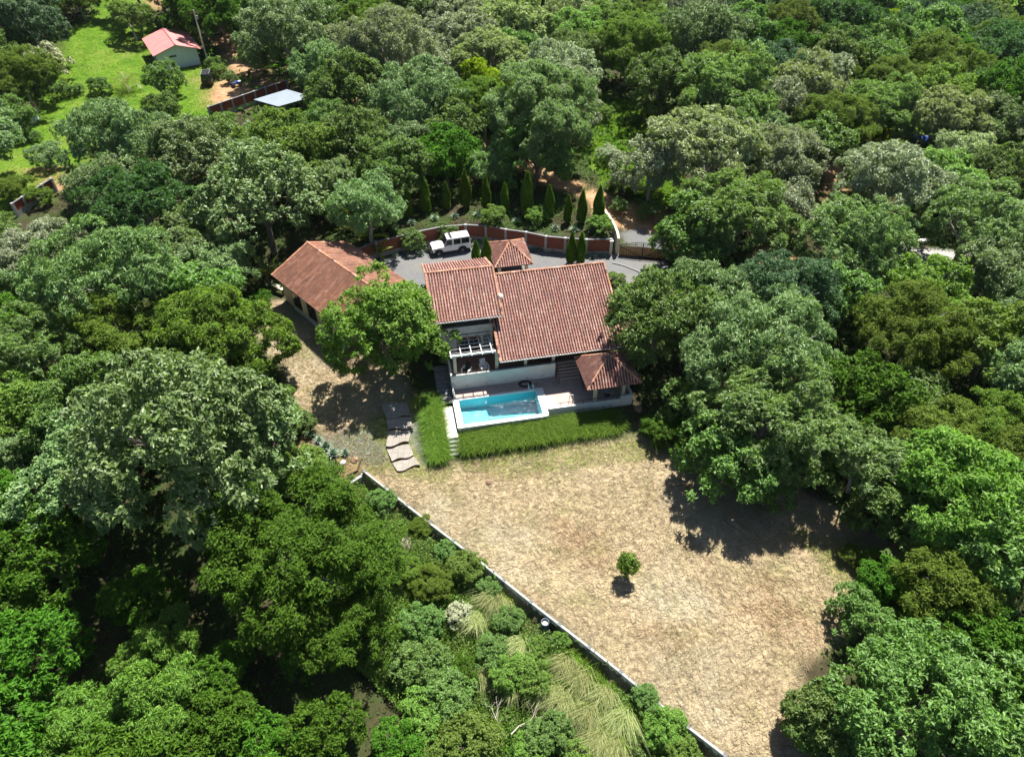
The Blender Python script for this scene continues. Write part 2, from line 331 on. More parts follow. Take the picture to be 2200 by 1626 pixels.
for nm, polys, amp, sd_ in (('dry', DRY, .8, 1), ('green', GREENISH, 1.6, 2), ('meadow', MEADOW, 1.8, 3), ('gravel', GRAVEL, .35, 4), ('dirt', DIRT, .9, 5), ('paving', PAVING, .5, 6)):
    dx = wob(GX, GY, 1.5, sd_)*amp; dy = wob(GX, GY, 1.3, sd_+20)*amp
    w = np.zeros(GX.shape)
    for P in polys: w = np.maximum(w, in_poly(GX+dx, GY+dy, P))
    for _ in range(2):                               # soft borders
        q = np.pad(w, 1, 'edge'); w = (q[1:-1,1:-1]*2+q[:-2,1:-1]+q[2:,1:-1]+q[1:-1,:-2]+q[1:-1,2:])/6
    zone[nm] = w
zone['dirt'] = np.maximum(zone['dirt']*(1-zone['gravel']), 0); zone['dry'] *= (1-zone['gravel'])
g = N('ground')
v = g.coord('Object')
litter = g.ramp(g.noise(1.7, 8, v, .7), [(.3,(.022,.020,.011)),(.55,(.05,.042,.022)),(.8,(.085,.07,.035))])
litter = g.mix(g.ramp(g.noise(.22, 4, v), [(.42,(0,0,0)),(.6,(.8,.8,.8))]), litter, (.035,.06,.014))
def fibres(n, seed):
    c = n.node('TexCoord'); mp = n.node('Mapping'); mp.inputs['Rotation'].default_value = (0,0,seed); mp.inputs['Scale'].default_value = (1.2, 9, 1)
    n.link(c.outputs['Object'], mp.inputs[0]); return n.noise(1.5, 5, mp.outputs[0], .7, 1.2)
straw = g.ramp(g.math('MULTIPLY', g.math('ADD', fibres(g, .5), fibres(g, 2.1)), .5), [(.36,(.20,.145,.08)),(.5,(.38,.30,.185)),(.64,(.54,.45,.30))])
straw = g.mix(g.ramp(g.noise(.16, 5, v, .6), [(.52,(0,0,0)),(.72,(.75,.75,.75))]), straw, g.mix(g.noise(2.2, 5, v), (.21,.13,.07), (.38,.28,.17)))
straw = g.mix(g.ramp(g.noise(.11, 5, v, .6), [(.5,(0,0,0)),(.64,(.8,.8,.8))]), straw, g.mix(g.noise(2.6, 5, v), (.30,.26,.18), (.48,.43,.31)))
straw = g.mix(g.ramp(g.noise(.31, 5, g.coord('Object', (1,1,4)), .6), [(.5,(0,0,0)),(.72,(.55,.55,.55))]), straw, (.22,.22,.08))
grassy = g.ramp(g.noise(2.6, 6, v, .65), [(.3,(.09,.115,.02)),(.5,(.22,.21,.07)),(.7,(.42,.35,.19))])
mead = g.ramp(g.noise(.35, 7, v, .6), [(.3,(.05,.115,.008)),(.5,(.085,.165,.012)),(.72,(.14,.20,.025))])
mead = g.mix(g.ramp(g.noise(.09, 4, v), [(.5,(0,0,0)),(.7,(.5,.5,.5))]), mead, (.21,.20,.06))
grav = g.ramp(g.noise(14, 3, v, .8), [(.3,(.085,.09,.095)),(.5,(.14,.145,.15)),(.7,(.22,.22,.215))])
grav = g.mix(g.ramp(g.noise(.35, 5, v), [(.4,(0,0,0)),(.7,(.6,.6,.6))]), grav, (.20,.185,.165))
earth = g.ramp(g.noise(1.1, 7, v, .65), [(.3,(.22,.115,.055)),(.5,(.34,.205,.11)),(.72,(.46,.33,.2))])
c = litter
for nm, colr in (('meadow', mead), ('dry', straw), ('green', None), ('dirt', earth), ('gravel', grav), ('paving', None)):
    w = g.attr(nm)
    if nm == 'green': c = g.mix(g.math('MULTIPLY', w, g.ramp(g.noise(.5,5,v),[(.35,(.25,.25,.25)),(.6,(1,1,1))])), c, grassy)
    elif nm == 'paving': c = g.mix(w, c, (.36,.34,.33))
    else: c = g.mix(w, c, colr)
g.bump(g.noise(5, 6, v, .7), .6, .12)
mat['ground'] = g.done(c, .95, .15)
cellz = {k: (w[:-1,:-1]+w[1:,:-1]+w[:-1,1:]+w[1:,1:])/4 for k, w in zone.items()}
order = np.zeros(cellz['dry'].shape, int)                    # 0 forest floor
for i, k in ((1,'meadow'),(2,'dry'),(3,'dirt'),(4,'gravel'),(5,'paving')): order[cellz[k] > .5] = i
ny, nx = GX.shape; idx = np.arange(nx*ny).reshape(ny, nx)
quads = np.stack([idx[:-1,:-1], idx[:-1,1:], idx[1:,1:], idx[1:,:-1]], -1)
V = np.stack([GX, GY, GZ], -1).reshape(-1, 3)
for i, nm in enumerate(('ground','grass_land','dry_field','dirt_road','driveway','pavement')):
    f = quads[order == i].reshape(-1, 4)
    if not len(f): continue
    used, inv = np.unique(f, return_inverse=True)
    o = np_mesh(nm, V[used], inv.reshape(-1, 4), [mat['ground']], smooth=True)
    for k, w in zone.items():
        a = o.data.attributes.new(k, 'FLOAT', 'POINT'); a.data.foreach_set('value', w.ravel()[used].astype(np.float32))
    o['kind'] = 'structure'
def gz(x, y): return float(ground_z(x, y))
# ---------------------------------------------------------------- tiled roofs
def tile_slope(mb, A, B, Cc, D, pitch=.27, course=.42, h=.125, rs=None):
    """rows of barrel tiles on the slope A-B (eave, left to right) to D-Cc (ridge); A, B, Cc, D are corners, a triangle when D == Cc.
    every course steps over the one below it"""
    A, B, Cc, D = map(Vector, (A, B, Cc, D)); rs = rs or random.Random(7)
    ex = (B-A).normalized(); w0 = (B-A).length
    up = (D-A)-ex*(D-A).dot(ex); L = up.length; up.normalize(); nrm = ex.cross(up).normalized()
    xl1, xr1 = (D-A).dot(ex), (Cc-A).dot(ex)
    nc = max(1, int(round(L/course))); cl = L/nc
    nt = max(1, int(round(w0/pitch))); tw = w0/nt
    prof = [(0,-.15,0),(.38,-.15,0),(.38,.1,0),(.44,.62,0),(.55,.93,0),(.69,1.,0),(.83,.93,0),(.94,.62,0),(1.,.1,0),(1.,-.15,0)]   # channel painted dark as dirt and shade, then the half round cover tile
    row_t = [rs.random() for _ in range(nt)]
    for j in range(nc):
        t0, t1 = j/nc, (j+1)/nc
        lo, hi = xl1*(t0+t1)/2, w0+(xr1-w0)*(t0+t1)/2
        for i in range(nt):
            x0 = i*tw
            if x0+tw < lo+.02 or x0 > hi-.02: continue
            jx = rs.uniform(-.012,.012); tint = min(1, max(0, .5*rs.random()+.25*rs.random()+.25*row_t[i]))
            vs = []
            for t, s, lift in ((t0, -.06, .022), (t1, .0, 0.)):
                for px, pz, dz in prof:
                    x = min(max(x0+px*tw+jx, lo-.03), hi+.03)
                    vs.append(A+ex*x+up*(t*L+(s if j or s == 0 else -.03))+nrm*(h*pz+lift+dz*.5))
            m = len(prof)
            fs = [(k, k+1, m+k+1, m+k) for k in range(m-1)]
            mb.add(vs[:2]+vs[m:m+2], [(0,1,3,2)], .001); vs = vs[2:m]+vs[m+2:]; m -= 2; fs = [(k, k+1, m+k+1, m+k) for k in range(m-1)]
            # the open front end of the tile shows its thickness
            b = len(vs); vs += [v-nrm*.035 for v in vs[:m]]; fs += [(k+1, k, b+k, b+k+1) for k in range(m-1)]
            mb.add(vs, fs, .12+.88*tint)
def roof_board(mb, A, B, Cc, D, t=.1):
    n = (Vector(B)-Vector(A)).cross(Vector(D)-Vector(A)).normalized()
    top = [Vector(p)-n*.02 for p in (A, B, Cc, D)]; bot = [p-n*t for p in top]
    if (Vector(Cc)-Vector(D)).length < 1e-4:
        mb.add([bot[0],bot[1],bot[2],top[0],top[1],top[2]], [(2,1,0),(3,4,5),(0,1,4,3),(1,2,5,4),(2,0,3,5)])
    else: mb.hexa(bot, top)
def ridge_tiles(mb, P, Q, r=.13, step=.42, rs=None):
    "a line of half-round capping tiles from P to Q, each overlapping the next"
    rs = rs or random.Random(3); P, Q = Vector(P), Vector(Q); d = Q-P; n = max(1, int(d.length/step)); d.normalize()
    a = d.cross(Vector((0,0,1))).normalized(); b = a.cross(d); L = (Q-P).length/n
    for i in range(n):
        vs = []
        for s, rr in ((i*L-.05, r*1.08), ((i+1)*L, r*.94)):
            vs += [P+d*s+a*(math.cos(math.pi*k/6)*rr)+b*(math.sin(math.pi*k/6)*rr) for k in range(7)]
        mb.add(vs, [(k+1, k, 7+k, 8+k) for k in range(6)]+[tuple(range(7))], max(.001, rs.random()))
def gable_roof(parent, x0, x1, ye, ze, yr, zr, yb, zb, m, eave_gutter=True, pitch=.27, seed=1, name='roof'):
    rs = random.Random(seed); mb = MB()
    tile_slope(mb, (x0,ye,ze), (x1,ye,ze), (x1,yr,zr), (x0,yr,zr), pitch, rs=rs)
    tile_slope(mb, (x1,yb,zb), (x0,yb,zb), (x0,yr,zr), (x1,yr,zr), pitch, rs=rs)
    r = mb.build(name, m, parent)
    bb = MB(); roof_board(bb, (x0,ye,ze),(x1,ye,ze),(x1,yr,zr),(x0,yr,zr)); roof_board(bb, (x1,yb,zb),(x0,yb,zb),(x0,yr,zr),(x1,yr,zr))
    bb.build('roof_boarding', mat['wood_dark'], r)
    rc = MB(); ridge_tiles(rc, (x0,yr,zr+.06), (x1,yr,zr+.06), rs=rs); rc.build('ridge_cap', mat['cap'], r)
    for x, s in ((x0,1),(x1,-1)):
        vc = MB(); ridge_tiles(vc, (x+s*.06,ye,ze+.05), (x+s*.06,yr,zr+.05), .11, rs=rs); ridge_tiles(vc, (x+s*.06,yb,zb+.05), (x+s*.06,yr,zr+.05), .11, rs=rs)
        vc.build('verge_cap', mat['cap'], r)
    if eave_gutter:
        gt = MB(); gt.prism_x([(ye-.16,ze+.03),(ye-.13,ze-.09),(ye-.04,ze-.11),(ye-.02,ze-.02),(ye-.05,ze-.03),(ye-.12,ze-.03),(ye-.14,ze+.03)], x0, x1); gt.build('gutter', mat['white_paint'], r)
    return r
def pyramid_roof(parent, x0, x1, y0, y1, ze, zr, m, seed=1, pitch=.27):
    rs = random.Random(seed); ap = ((x0+x1)/2, (y0+y1)/2, zr); c = [(x0,y0,ze),(x1,y0,ze),(x1,y1,ze),(x0,y1,ze)]
    mb = MB(); bb = MB()
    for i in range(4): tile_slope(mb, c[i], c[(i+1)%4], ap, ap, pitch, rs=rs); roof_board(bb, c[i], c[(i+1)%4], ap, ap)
    r = mb.build('roof', m, parent); bb.build('roof_boarding', mat['wood_dark'], r)
    for i in range(4):
        h = MB(); ridge_tiles(h, (c[i][0],c[i][1],ze+.07), (ap[0],ap[1],zr+.07), .12, rs=rs); h.build('hip_cap', mat['cap'], r)
    k = MB(); k.lathe([(.19,-.05),(.17,.06),(.08,.13),(.02,.15)], 10, (ap[0],ap[1],zr+.06)); k.build('apex_cap', mat['cap'], r)
    return r
# ---------------------------------------------------------------- the house (own axes: x along its front, y to the back, z = 0 at the pool deck)
HOUSE = dict(loc=(HX, HY, 0), rz=AZ)
house = empty('house', HOUSE['loc'], AZ, 'white two storey house under terracotta barrel tile roofs beside the swimming pool', 'house')
def zroof(y, ye, ze, yr, zr, yb, zb): return ze+(zr-ze)*(y-ye)/(yr-ye) if y < yr else zb+(zr-zb)*(yb-y)/(yb-yr)
MR = (4.5, 3.6, 13.4, 7.45, 14.1, 7.1)
UR = (8.1, 6.3, 13.35, 8.5, 18.1, 6.5)
mb = MB()
mb.box(.35, 10.7, 5.52, 17, -1.9, 1.2); mb.box(10.7, 17.0, 6.3, 14.2, -1.9, 1.2)
mb.build('terrace_floor', mat['terrace_tile'], house)
mb = MB(); mb.box(.3, 10.55, 5.3, 5.5, -.3, 1.75); tw_ = mb.build('terrace_wall', mat['white_wall'], house, .02)
for x in (1.6, 3.6, 5.6, 7.7, 9.3):
    d = MB(); d.tube([(x,5.27,.32),(x,5.33,.34)], .05, 8); d.build('drain_spout', mat['black_plastic'], tw_)
mb = MB(); mb.box(.1, .3, 5.3, 9.3, -.6, 1.7); mb.build('terrace_side_wall', mat['white_wall'], house, .02)
rl = MB(); rl.tube([(.4,5.42,2.0),(10.5,5.42,2.0)], .03); rl.tube([(.4,5.42,1.87),(10.5,5.42,1.87)], .015)
for x in (.5, 2.0, 3.4, 4.4, 6.1, 7.3, 8.8, 10.2): rl.tube([(x,5.42,1.7),(x,5.42,2.0)], .022)
rl.build('railing', mat['black_iron'], house)
mb = MB()   # stairs from the terrace to the pool deck
for k in range(7): mb.box(10.75, 12.95, 4.2+.3*k, 4.2+.3*k+.34, -.2, 1.2*(k+1)/7-.002*k)
mb.build('stairs', mat['deck_tile'], house)
sr = MB(); sr.tube([(10.7,6.1,2.0),(10.7,4.15,.75)], .03); sr.tube([(10.7,6.1,1.2),(10.7,6.1,2.0)], .03); sr.tube([(10.7,4.15,0),(10.7,4.15,.75)], .035); sr.tube([(10.7,5.1,.4),(10.7,5.1,1.36)], .02)
sr.build('stair_railing', mat['wood_dark'], house)
for x, y, zt in ((.62,5.78,3.9),(4.72,5.78,3.85),(7.58,5.75,3.95),(10.4,5.75,3.95),(13.9,6.55,4.2),(16.7,6.55,4.2)):
    c_ = MB(); c_.box(x-.15, x+.15, y-.15, y+.15, 1.2, zt); c_.box(x-.2, x+.2, y-.2, y+.2, 1.2, 1.35); c_.box(x-.19, x+.19, y-.19, y+.19, zt-.2, zt-.05); c_.build('column', mat['cream'], house, .015)
bm_ = MB(); bm_.box(5.0, 17.0, 5.65, 5.85, 3.75, 3.98); bm_.build('eave_beam', mat['wood_dark'], house)
def gable_wall(x0, x1, y0, y1, zlo, R, gap=.16):
    m = MB(); ys = [y0, R[2], y1]
    m.prism_x([(y0,zlo),(y1,zlo),(y1,zroof(y1,*R)-gap),(R[2],R[3]-gap),(y0,zroof(y0,*R)-gap)], x0, x1); return m
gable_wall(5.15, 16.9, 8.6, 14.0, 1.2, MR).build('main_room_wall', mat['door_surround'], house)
mb = MB(); mb.box(-.35, 4.95, 9.3, 17.0, -.6, 3.9); mb.build('ground_floor_wall', mat['white_wall'], house)
m = MB(); m.prism_x([(11.2,3.9),(17.0,3.9),(17.0,zroof(17.0,*UR)-.16),(13.35,8.34),(11.2,zroof(11.2,*UR)-.16)], -.35, 5.1); m.build('upper_floor_wall', mat['white_wall'], house)
mb = MB(); mb.box(-.35, 4.95, 9.18, 9.32, 3.72, 4.62); mb.build('balcony_parapet', mat['white_wall'], house, .015)
for x0, x1 in ((-.35,-.2),(4.8,4.95)): mb = MB(); mb.box(x0, x1, 9.32, 11.19, 3.9, 4.6); mb.build('balcony_side_wall', mat['white_wall'], house)
rl = MB(); rl.tube([(-.25,9.3,4.85),(4.85,9.3,4.85)], .03)
for x in (-.2, 1.0, 2.2, 3.5, 4.8): rl.tube([(x,9.3,4.6),(x,9.3,4.85)], .02)
rl.build('balcony_railing', mat['wood_dark'], house)
for x in (-.22, 4.82):
    c_ = MB(); c_.box(x-.13, x+.13, 9.34, 9.6, 4.6, zroof(9.45,*UR)-.14); c_.build('balcony_post', mat['cream'], house)
d = MB(); d.box(1.2, 3.6, 11.13, 11.2, 3.95, 6.0); bd = d.build('balcony_door', mat['wood_dark'], house)
d = MB(); d.box(1.35, 2.35, 11.11, 11.13, 4.1, 5.85); d.box(2.45, 3.45, 11.11, 11.13, 4.1, 5.85); d.build('pane', mat['dark_glass'], bd)
def arch(x0, x1, z0, zs, zt, n=10):
    cx, rx = (x0+x1)/2, (x1-x0)/2
    return [(x0,z0),(x1,z0)]+[(cx+rx*math.cos(math.pi*k/n), zs+(zt-zs)*math.sin(math.pi*k/n)) for k in range(n+1)]
s_ = MB(); s_.prism_y(arch(1.25, 3.75, 1.2, 2.75, 3.5), 9.22, 9.297); dw = s_.build('arched_doorway', mat['door_surround'], house)
for x0, x1 in ((1.65,2.42),(2.58,3.35)):
    d = MB(); d.prism_y(arch(x0, x1, 1.22, 2.6, 3.1), 9.19, 9.218); dr = d.build('door', mat['blue_glass'], dw)
    k = MB(); k.box((x0+x1)/2-.02, (x0+x1)/2+.02, 9.175, 9.188, 1.25, 3.05); k.box(x0+.02, x1-.02, 9.175, 9.188, 2.05, 2.11); k.build('mullion', mat['grey_door'], dr)
s_ = MB(); s_.box(3.95, 4.65, 9.22, 9.297, 1.2, 3.4); s_.build('door', mat['grey_door'], house)
for x0, x1 in ((5.9,8.2),(9.4,11.7),(13.0,14.8)):
    s_ = MB(); s_.box(x0, x1, 8.52, 8.597, 1.2, 3.5); dr = s_.build('door', mat['wood'], house)
    k = MB(); k.box(x0+.15, (x0+x1)/2-.08, 8.49, 8.517, 1.4, 3.35); k.box((x0+x1)/2+.08, x1-.15, 8.49, 8.517, 1.4, 3.35); k.build('pane', mat['dark_glass'], dr)
for y in (10.6, 13.4):
    w = MB(); w.box(-.41, -.352, y, y+1.1, 1.9, 3.1); w.build('window', mat['dark_glass'], house); w = MB(); w.box(-.41, -.352, y+.6, y+1.6, 4.9, 6.0); w.build('window', mat['dark_glass'], house)
for x in (6.4, 9.4, 12.6, 15.0):
    w = MB(); w.box(x, x+1.1, 14.002, 14.06, 2.4, 3.7); w.build('window', mat['dark_glass'], house)
pg = MB(); pg.box(.2, 4.62, 5.55, 5.72, 3.9, 4.08); fb = pg.build('pergola', mat['white_paint'], house)
pg = MB(); pg.box(.2, 4.7, 9.05, 9.17, 3.5, 3.68); pg.build('wall_beam', mat['white_paint'], fb)
for x in (.28, 1.28, 2.28, 3.28, 4.28):
    r_ = MB(); r_.hexa([(x-.035,5.25,4.05),(x+.035,5.25,4.05),(x+.035,9.15,3.69),(x-.035,9.15,3.69)], [(x-.035,5.25,4.17),(x+.035,5.25,4.17),(x+.035,9.15,3.8),(x-.035,9.15,3.8)]); r_.build('rafter', mat['white_paint'], fb)
for k in range(5):
    y = 5.9+.66*k; z = 4.17-.095*(y-5.25); s_ = MB(); s_.box(.2, 4.55, y-.016, y+.016, z-.02, z+.02); s_.build('slat', mat['shade_paint'], fb)
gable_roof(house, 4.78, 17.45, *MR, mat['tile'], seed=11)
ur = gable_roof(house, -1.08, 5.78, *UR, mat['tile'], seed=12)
fl_ = MB(); fl_.tube([(17.0,6.9,4.2),(17.0,6.9,5.6)], .06, 8); fl_.build('vent_pipe', mat['white_paint'], house)
# satellite dish on the main roof
def on_house(x, y, z): wx, wy = from_house(x, y); return (float(wx), float(wy), z)
zc = zroof(10.6, *MR)
dish = empty('satellite_dish', on_house(5.95, 10.6, zc+.05), AZ, 'small white satellite dish on the main roof beside the upper storey', 'satellite dish')
k = MB(); k.tube([(0,0,-.05),(0,0,.5)], .03); k.tube([(0,-.02,.45),(-.05,-.45,.62)], .012); k.build('mast', mat['black_iron'], dish)
k = MB()
ring = [[(r*.33*math.cos(a*math.pi/8), -.16*(1-r*r)-.02*0, r*.33*math.sin(a*math.pi/8)) for a in range(16)] for r in (.02,.35,.7,1)]
vs = [p for rr in ring for p in rr]; fs = [(i*16+a, i*16+(a+1)%16, (i+1)*16+(a+1)%16, (i+1)*16+a) for i in range(3) for a in range(16)]
k.add(vs, fs); vs2 = [(x,y+.02,z) for x,y,z in vs]; k.add(vs2, [f[::-1] for f in fs]); rd = k.build('reflector', mat['white_paint'], dish, loc=(0,-.04,.5)); rd.rotation_euler = (math.radians(-38),0,math.radians(20))
# pool, its deck and the wall that holds the deck
deck = MB()
deck.box(.35, 8.98, 3.98, 5.3, -1.9, -.006); deck.box(8.98, 17.05, .98, 5.3, -1.9, -.004); deck.box(13.2, 17.05, 5.3, 6.3, -1.9, -.008)
tag(deck.build('pool_deck', mat['deck_tile'], None, loc=HOUSE['loc'], rz=AZ), kind='structure')
pool = empty('swimming_pool', HOUSE['loc'], AZ, 'rectangular swimming pool of turquoise water with a broad white rim', 'swimming pool')
m = N('pool_coping'); copm = m.done(m.mix(m.noise(3,4), (.74,.74,.71), (.82,.81,.79)), .6, .4)
cp = MB(); zt, zb = .03, -.12
cp.box(-.02, .56, -.05, 3.95, zb, zt); cp.box(.56, 8.2, -.05, .36, zb, zt); cp.box(.56, 8.2, 3.72, 3.97, zb, zt)
cp.prism([(8.2,-.05),(8.5,-.03),(8.66,.06),(8.74,.22),(8.76,.9),(9.0,.93),(9.7,.95),(9.75,1.0),(9.78,1.5),(9.72,2.3),(9.4,2.62),(8.2,2.7)], zb, zt+.003); cp.box(8.2, 8.97, 2.7, 3.97, zb, zt-.003)
cp.build('coping', copm, pool, .02)
sh = MB(); sh.box(.05, .54, 0, 3.92, -1.9, zb-.003); sh.box(.56, 8.18, .02, .34, -1.9, zb-.003); sh.box(8.22, 8.68, .05, 3.9, -1.9, zb-.003); sh.build('outer_wall', mat['concrete_pale'], pool)
m = N('pool_lining'); pm = m.done(m.mix(m.ramp(m.noise(1.2,4),[(.3,(0,0,0)),(.7,(1,1,1))]), (.14,.56,.66), (.26,.68,.75)), .6, .3)
bs = MB(); x0, x1, y0, y1, zf, zf2 = .55, 8.205, .355, 3.725, -1.15, -1.6
v_ = [(x0,y0,zf),(x1,y0,zf2),(x1,y1,zf2),(x0,y1,zf),(x0,y0,.0),(x1,y0,.0),(x1,y1,.0),(x0,y1,.0)]
bs.add(v_, [(0,1,2,3),(0,4,5,1),(1,5,6,2),(2,6,7,3),(3,7,4,0)]); bs.build('basin', pm, pool)
m = N('pool_water'); nz = m.noise(2.6, 3, dist=.5); nz2 = m.noise(9, 2); hgt = m.math('ADD', nz, m.math('MULTIPLY', nz2, .35))
bmp = m.node('Bump'); bmp.inputs['Strength'].default_value = 1.; bmp.inputs['Distance'].default_value = .06; m.link(hgt, bmp.inputs['Height'])
gl = m.node('BsdfGlossy'); gl.inputs['Roughness'].default_value = .11; m.link(bmp.outputs[0], gl.inputs['Normal'])
tb = m.node('BsdfTransparent'); tb.inputs[0].default_value = (.70,.95,.98,1)
fr = m.node('Fresnel'); fr.inputs['IOR'].default_value = 1.33; m.link(bmp.outputs[0], fr.inputs['Normal'])
mx = m.node('MixShader'); m.link(fr.outputs[0], mx.inputs[0]); m.link(tb.outputs[0], mx.inputs[1]); m.link(gl.outputs[0], mx.inputs[2]); m.link(mx.outputs[0], m.out.inputs[0])
wt = MB(); wt.add([(x0,y0,-.13),(x1,y0,-.13),(x1,y1,-.13),(x0,y1,-.13)], [(0,1,2,3)]); wt.build('water', m.m, pool)
def ladder(x, y, name='pool_ladder', lab='chrome ladder rails curving into the pool at the deck corner'):
    t = empty(name, on_house(x, y, 0), AZ, lab, 'pool ladder')
    for s in (-.22, .22):
        k = MB(); k.tube([(s,.35,0),(s,.34,.5),(s,.24,.72),(s,.05,.78),(s,-.12,.7),(s,-.16,.4),(s,-.16,-.7)], .024, 8); k.build('rail', mat['chrome'], t)
    for z in (-.3, -.6):
        k = MB(); k.box(-.22,.22,-.2,-.12,z,z+.03); k.build('rung', mat['chrome'], t)
ladder(7.75, 3.9)
rw = empty('retaining_wall', HOUSE['loc'], AZ, 'low white wall under the pool deck with a thin black handrail on top', 'wall')
k = MB(); k.box(8.86, 17.2, .74, .96, -1.9, .12); k.box(17.06, 17.25, .96, 6.2, -1.9, .12); k.build('wall_body', mat['white_wall'], rw, .015)
k = MB(); k.box(16.0, 17.22, .7, .97, .123, .5); k.box(17.04, 17.27, .97, 2.2, .123, .5); k.build('corner_block', mat['white_wall'], rw, .015)
k = MB(); k.tube([(8.9,.84,.62),(16.0,.84,.62)], .03)
for x in (8.95, 10.05, 11.15, 12.25, 13.35, 14.5, 15.6): k.tube([(x,.84,.1),(x,.84,.62)], .026); 
k.build('handrail', mat['black_iron'], rw)
gt_ = empty('garden_hose', on_house(7.35, 4.75, .02), AZ, 'black hose coiled on the pool deck near the ladder', 'hose')
k = MB(); rs = random.Random(5)
for i in range(5):
    r = .32+.045*i; k.tube([(r*1.25*math.cos(t*.35)+rs.uniform(-.02,.02), r*.95*math.sin(t*.35)+rs.uniform(-.02,.02), .03+.025*(i%3)) for t in range(19)], .028, 6)
k.tube([(.6,.0,.03),(1.0,-.25,.03),(1.25,-.2,.03)], .026, 6); k.build('coil', mat['pipe'], gt_)
# two slim white posts of the pool handrail, on the deck
hr = empty('handrail_loop', on_house(11.0, 1.35, 0), AZ, 'white tubular rail loop standing on the deck by the handrail', 'handrail')
k = MB(); k.tube([(0,0,0),(0,0,.9),(.08,0,1.0),(.3,0,1.0),(.38,0,.9),(.38,0,0)], .035, 8); k.build('loop', mat['white_paint'], hr)
# gazebo over the corner of the deck
gz_ = empty('gazebo', HOUSE['loc'], AZ, 'open gazebo with a pyramid of terracotta tiles on the pool deck corner', 'gazebo')
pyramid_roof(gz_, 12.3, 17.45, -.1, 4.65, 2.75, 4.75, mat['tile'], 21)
for x, y in ((13.5,1.15),(16.35,1.25),(13.5,3.9),(16.35,3.9)):
    c_ = MB(); c_.box(x-.15, x+.15, y-.15, y+.15, 0, 3.0); c_.build('column', mat['cream'], gz_, .015)
for y in (1.2, 3.9): k = MB(); k.box(13.2, 16.65, y-.08, y+.08, 2.78, 2.95); k.build('beam', mat['wood_dark'], gz_)
for x in (13.5, 16.35): k = MB(); k.box(x-.08, x+.08, 1.285, 3.815, 2.785, 2.945); k.build('beam', mat['wood_dark'], gz_)
tb_ = empty('patio_table', on_house(14.95, 1.75, 0), AZ, 'round pale grey table standing under the gazebo roof', 'table')
k = MB(); k.lathe([(.02,.70),(.62,.70),(.64,.73),(.62,.76),(.02,.765)], 28); k.build('table_top', mat['concrete'], tb_); k = MB(); k.lathe([(.30,0),(.28,.05),(.07,.1),(.06,.70)], 14); k.build('pedestal', mat['black_iron'], tb_)
def chair(loc, rz, lab, seat_m, frame_m, group=None):
    t = empty('patio_chair', loc, rz, lab, 'chair', group)
    k = MB(); k.hexa([(-.28,-.3,.36),(.28,-.3,.36),(.26,.28,.26),(-.26,.28,.26)], [(-.28,-.3,.40),(.28,-.3,.40),(.26,.28,.30),(-.26,.28,.30)]); k.build('seat', seat_m, t)
    k = MB()
    for i in range(5): x = -.23+.115*i; k.hexa([(x-.05,.24,.28),(x+.05,.24,.28),(x+.05,.28,.28),(x-.05,.28,.28)], [(x-.055,.56,.98+.05*math.cos((i-2)*.7)),(x+.055,.56,.98+.05*math.cos((i-2)*.7)),(x+.055,.6,.98),(x-.055,.6,.98)])
    k.build('backrest', seat_m, t)
    for s in (-1, 1):
        k = MB(); k.box(s*.38-.07, s*.38+.07, -.38, .42, .54, .575); k.build('armrest', frame_m, t)
        for y in (-.32, .34): k = MB(); k.box(s*.34-.035, s*.34+.035, y-.035, y+.035, 0, .54); k.build('leg', frame_m, t)
    return t
chair(on_house(3.55, 6.35, 1.2), AZ+.2, 'white slatted armchair on the tiled terrace by the railing', mat['fabric_white'], mat['white_paint'])
chair(on_house(1.75, 6.2, 1.2), AZ-.6, 'black seated white framed armchair on the terrace under the pergola', mat['fabric_black'], mat['white_paint'])
bin_ = empty('barbecue_grill', on_house(12.95, 2.9, 0), AZ, 'dark barbecue grill standing on the deck at the gazebo edge', 'grill')
k = MB(); k.lathe([(.1,.55),(.27,.62),(.31,.8),(.29,.9),(.18,1.0),(.02,1.03)], 14); k.build('kettle', mat['black_iron'], bin_)
for a in (0,1,2): k = MB(); k.tube([(.12*math.cos(a*2.1),.12*math.sin(a*2.1),.6),(.3*math.cos(a*2.1),.3*math.sin(a*2.1),0)], .018); k.build('leg', mat['black_iron'], bin_)
# path and stairs along the pool's outer end
sp = empty('garden_steps', HOUSE['loc'], AZ, 'pale concrete landing with grey steps going down to the dry lawn', 'steps')
k = MB(); k.box(-1.12, -.08, -.75, 3.45, -1.9, -.42); k.build('landing', mat['concrete_pale'], sp, .02)
for i in range(5): k = MB(); k.box(-1.1, -.05, -.75-.34*(i+1)+.003, -.75-.34*i-.003, -2.2, -.62-.21*i); k.build('step', mat['concrete'], sp, .02)
us = empty('side_stairs', HOUSE['loc'], AZ, 'dark shaded stairs climbing along the terrace side wall', 'stairs')
for i in range(9): k = MB(); k.box(-1.35, .06, 3.85+.45*i+.003, 3.85+.45*(i+1), -1.6, -.36+.18*i); k.build('step', mat['concrete_dark'], us, .02)
ow = empty('garden_wall', HOUSE['loc'], AZ, 'short orange plastered wall between the grass hedge and landing', 'wall')
k = MB(); k.box(-1.62, -1.2, 1.3, 3.75, -1.6, -.22); k.build('wall_body', plain('orange_render', (.62,.33,.17), .85, .2, 2), ow, .02)
pw = empty('white_balustrade', HOUSE['loc'], AZ, 'slim white sloping balustrade from the terrace corner to the pool rim', 'balustrade')
k = MB(); k.hexa([(.12,3.98,-.4),(.3,3.98,-.4),(.3,5.28,-.4),(.12,5.28,-.4)], [(.12,3.98,.15),(.3,3.98,.15),(.3,5.28,.95),(.12,5.28,.95)]); k.build('balustrade_body', mat['white_wall'], pw, .02)
ig = empty('iron_gate', on_house(-1.2, 3.72, -.42), AZ, 'small black iron gate at the foot of the side stairs', 'gate')
